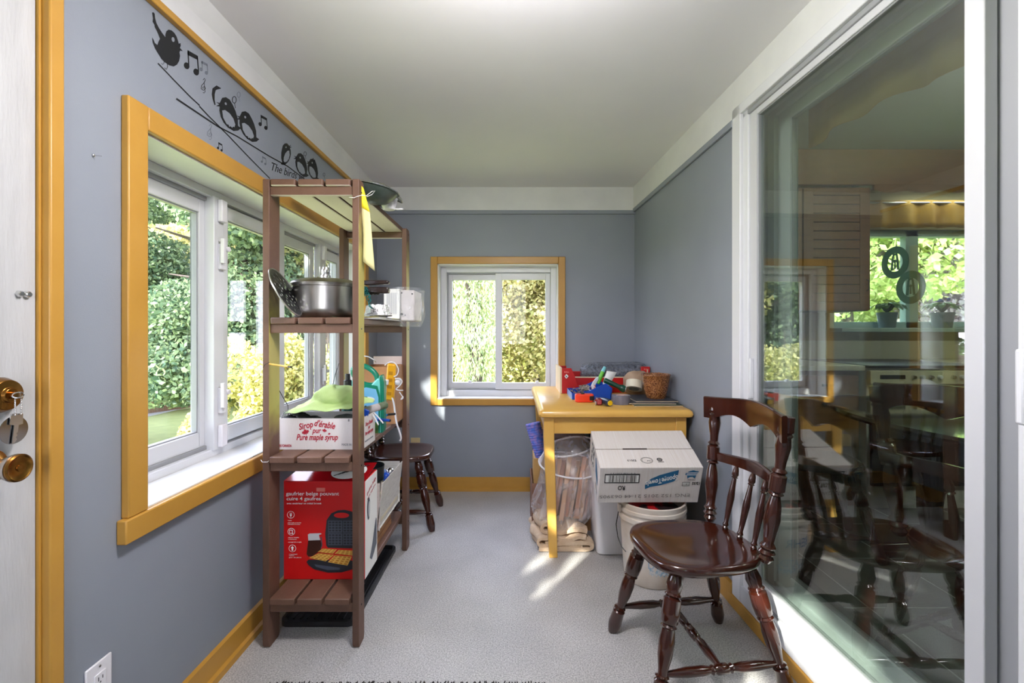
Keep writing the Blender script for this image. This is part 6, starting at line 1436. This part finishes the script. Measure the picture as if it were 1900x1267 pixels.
# through the left windows
tree('garden_tree', 'dark blue green tree behind the fence seen in the first left pane', -9.7, 11.6, 6.0, 3.0, 4.3, 60000, .055, LD, 11, 12)
tree('garden_tree', 'tall tree behind the fence at the left edge of the window', -13.5, 19.5, 8.0, 3.6, 4.6, 30000, .11, LM_, 12, 12)
tree('garden_tree', 'leafy tree beyond the lawn left of the window view', -14.5, 11.5, 7.0, 3.2, 4.4, 26000, .10, LD, 24, 12)
tree('garden_tree', 'mid green tree at the near left side of the garden', -13.0, 6.0, 6.5, 2.8, 4.2, 24000, .10, LM_, 25, 12)
tree('garden_tree', 'dark leafy tree filling the second left window pane', -6.1, 10.6, 6.4, 2.5, 3.9, 60000, .055, LD, 13, 12)
tree('garden_tree', 'yellow green tree seen behind the shelf through the far panes', -4.6, 11.5, 5.8, 2.4, 3.2, 40000, .065, LG, 14, 12)
tree('garden_tree', 'pale autumn tree between the fence and the golden bush', -10.4, 18.6, 7.2, 3.6, 4.0, 30000, .10, LO, 15, 12)
tree('garden_tree', 'distant mid green tree at the far end of the garden', -6.5, 19.0, 7.5, 4.0, 5.0, 18000, .16, LM_, 16, 10)
tree('garden_bush', 'golden yellow bush low outside the second left pane', -3.9, 7.4, 2.7, .9, 1.35, 16000, .035, LY, 17, 9, trunk=.04, cat='bush')
tree('garden_bush', 'pale golden bush beside the lawn near the path', -5.95, 9.0, 1.7, .45, .8, 10000, .035, LO, 18, 7, trunk=.03, cat='bush')
tree('garden_bush', 'yellow green bush outside the far left panes', -3.1, 7.8, 3.0, 1.0, 1.5, 16000, .035, LG, 19, 8, trunk=.04, cat='bush')
# fence of boards
fn = thing('board_fence', 'brown vertical board fence at the end of the lawn', 'fence', (-12.8, 15.8, GZ)); FB = M('fence_board_wood', (132, 104, 84), .85, var=(104, 80, 64), vs=4, stretch=(6, 6, 1)); f0 = Vector((-13.6, 13.4, GZ)); fd = Vector((.37, .93, 0)).normalized()
for k in range(52):
    p = f0+fd*(k*.152); MB().box(0, .144, -.011, .011, .02, 1.04+.006*(k % 3), basis(p, fd, (-fd.y, fd.x, 0))).build('fence_board', FB, fn)
for zz in (.25, .85): MB().box(0, 7.9, .011, .05, zz, zz+.08, basis(f0, fd, (-fd.y, fd.x, 0))).build('fence_rail', FB, fn)
MB().box(0, 7.9, -.06, .07, 1.056, 1.09, basis(f0, fd, (-fd.y, fd.x, 0))).build('fence_cap', FB, fn)
# through the kitchen window
tree('street_tree', 'bright green tree outside the kitchen window on the left', 7.2, 10.2, 7.0, 2.6, 4.2, 30000, .07, leafmat('leaf_fresh', (176, 196, 116), (226, 228, 170)), 21, 12)
tree('street_tree', 'greyish purple tree outside the right kitchen window pane', 9.55, 9.6, 7.0, 1.5, 4.4, 26000, .06, LP, 22, 12)
tree('street_tree', 'pale green tree far beyond the kitchen window', 12.5, 15.0, 9.0, 4.0, 5.2, 16000, .16, LG, 23, 10)
# unseen added trees: leaf slabs block the sun, gaps shape its patches
dS = np.array(SUN)
gaps = []
def gp(p, r): gaps.append((np.array(p, float), r))
for t in (0, .5, 1): gp((-.80+.03*t, 3.63, 1.235-.06*t), .055)
for t in np.linspace(0, 1, 5): gp((-.64+.12*t, 3.63, .80-.20*t), .065)
gp((-.80, 3.63, .35), .01)
for t in np.linspace(0, 1, 9): gp((.371-.244*t, 2.585-.375*t, 0), .030)
for t in np.linspace(0, 1, 5): gp((.178-.10*t, 2.585-.165*t, 0), .032)
for p in ((1.06, 1.95, .15), (1.08, 1.75, .12), (1.1, 1.55, .1), (1.12, 1.3, .1), (1.1, 1.1, .1), (.72, 1.84, 0), (.60, 1.62, 0), (.75, 1.60, 0)): gp(p, .10)
for p in ((.35, 2.75, .45), (.30, 2.7, .1)): gp(p, .05)
def keepf(p):
    k = np.ones(len(p), bool)
    for g, r in gaps:
        v = p-g; al = v @ dS; k &= np.linalg.norm(v-al[:, None]*dS, axis=1) > r+.022
    return k
def blocker_crown(label, pts, dist, seed, n):
    P_ = np.array(pts)-dS*dist; e1 = np.array([dS[1], -dS[0], 0]); e1 /= np.linalg.norm(e1); e2 = np.cross(dS, e1)
    A = P_ @ e1; B_ = P_ @ e2; Cc = P_ @ dS; c0 = Cc.mean()
    t_ = thing('unseen_sun_blocker', label, 'tree', tuple((P_.mean(0)[0], P_.mean(0)[1], GZ)), 0, 'added sun blockers close to the house')
    rng = np.random.default_rng(seed); pad = .35
    a = rng.uniform(A.min()-pad, A.max()+pad, n); b = rng.uniform(B_.min()-pad, B_.max()+pad, n); c = c0+rng.normal(size=n)*.35
    p = a[:, None]*e1+b[:, None]*e2+c[:, None]*dS; p = p[keepf(p)]
    n = len(p); V = []; aa = rng.normal(size=(n, 3)); aa /= np.linalg.norm(aa, axis=1)[:, None]; bb = np.cross(aa, rng.normal(size=(n, 3))); bb /= np.linalg.norm(bb, axis=1)[:, None]
    s = .062*(.7+.6*rng.random(n))[:, None]; V = np.stack([p-aa*s, p+bb*s*.8, p+aa*s, p-bb*s*.8], 1).reshape(-1, 3)-np.array(t_.location)
    me = bpy.data.meshes.new('foliage'); me.from_pydata(V.tolist(), [], np.arange(n*4).reshape(-1, 4).tolist()); me.materials.append(LD)
    o = bpy.data.objects.new('foliage', me); C.objects.link(o); o.parent = t_; o['kind'] = 'stuff'
    q = Vector(P_.mean(0)); MB().tube([Vector((q.x-.3, q.y-.3, GZ)), Vector((q.x-.1, q.y-.2, 0)), q], [.14, .11, .04], 12).build('trunk', BARK, t_)
blocker_crown('unseen leafy sun blocker added outside the left window', [(-1.27, y, z) for y in (.1, 3.35) for z in (.7, 2.0)], 3.6, 31, 26000)
blocker_crown('unseen leafy sun blocker added behind the near window', [(x, -1.05, z) for x in (-1.05, 1.0) for z in (.5, 2.3)], 3.0, 32, 22000)

# ------------------------------------------------------------------ dark mat whose fringe just enters the frame
dm = thing('door_mat', 'dark fringed door mat whose edge touches the bottom of the picture', 'mat', (-.3, 1.3, 0))
MATM = M('dark_mat_pile', (38, 36, 36), .95, var=(24, 23, 24), vs=60, bump=1, bs=120)
MB().box(-.86, .12, .95, 1.618, .001, .012).build('mat_body', MATM, dm, bevel=.003)
fm = MB()
for k in range(90):
    x = -.85+.96*k/89; q = .010*R.random()
    fm.tube([(x, 1.612, .009), (x+.004*R.uniform(-1, 1), 1.628, .006), (x+.008*R.uniform(-1, 1), 1.640+q, .003)], .0022, 5)
o = fm.build('fringe', MATM, dm); o['kind'] = 'stuff'
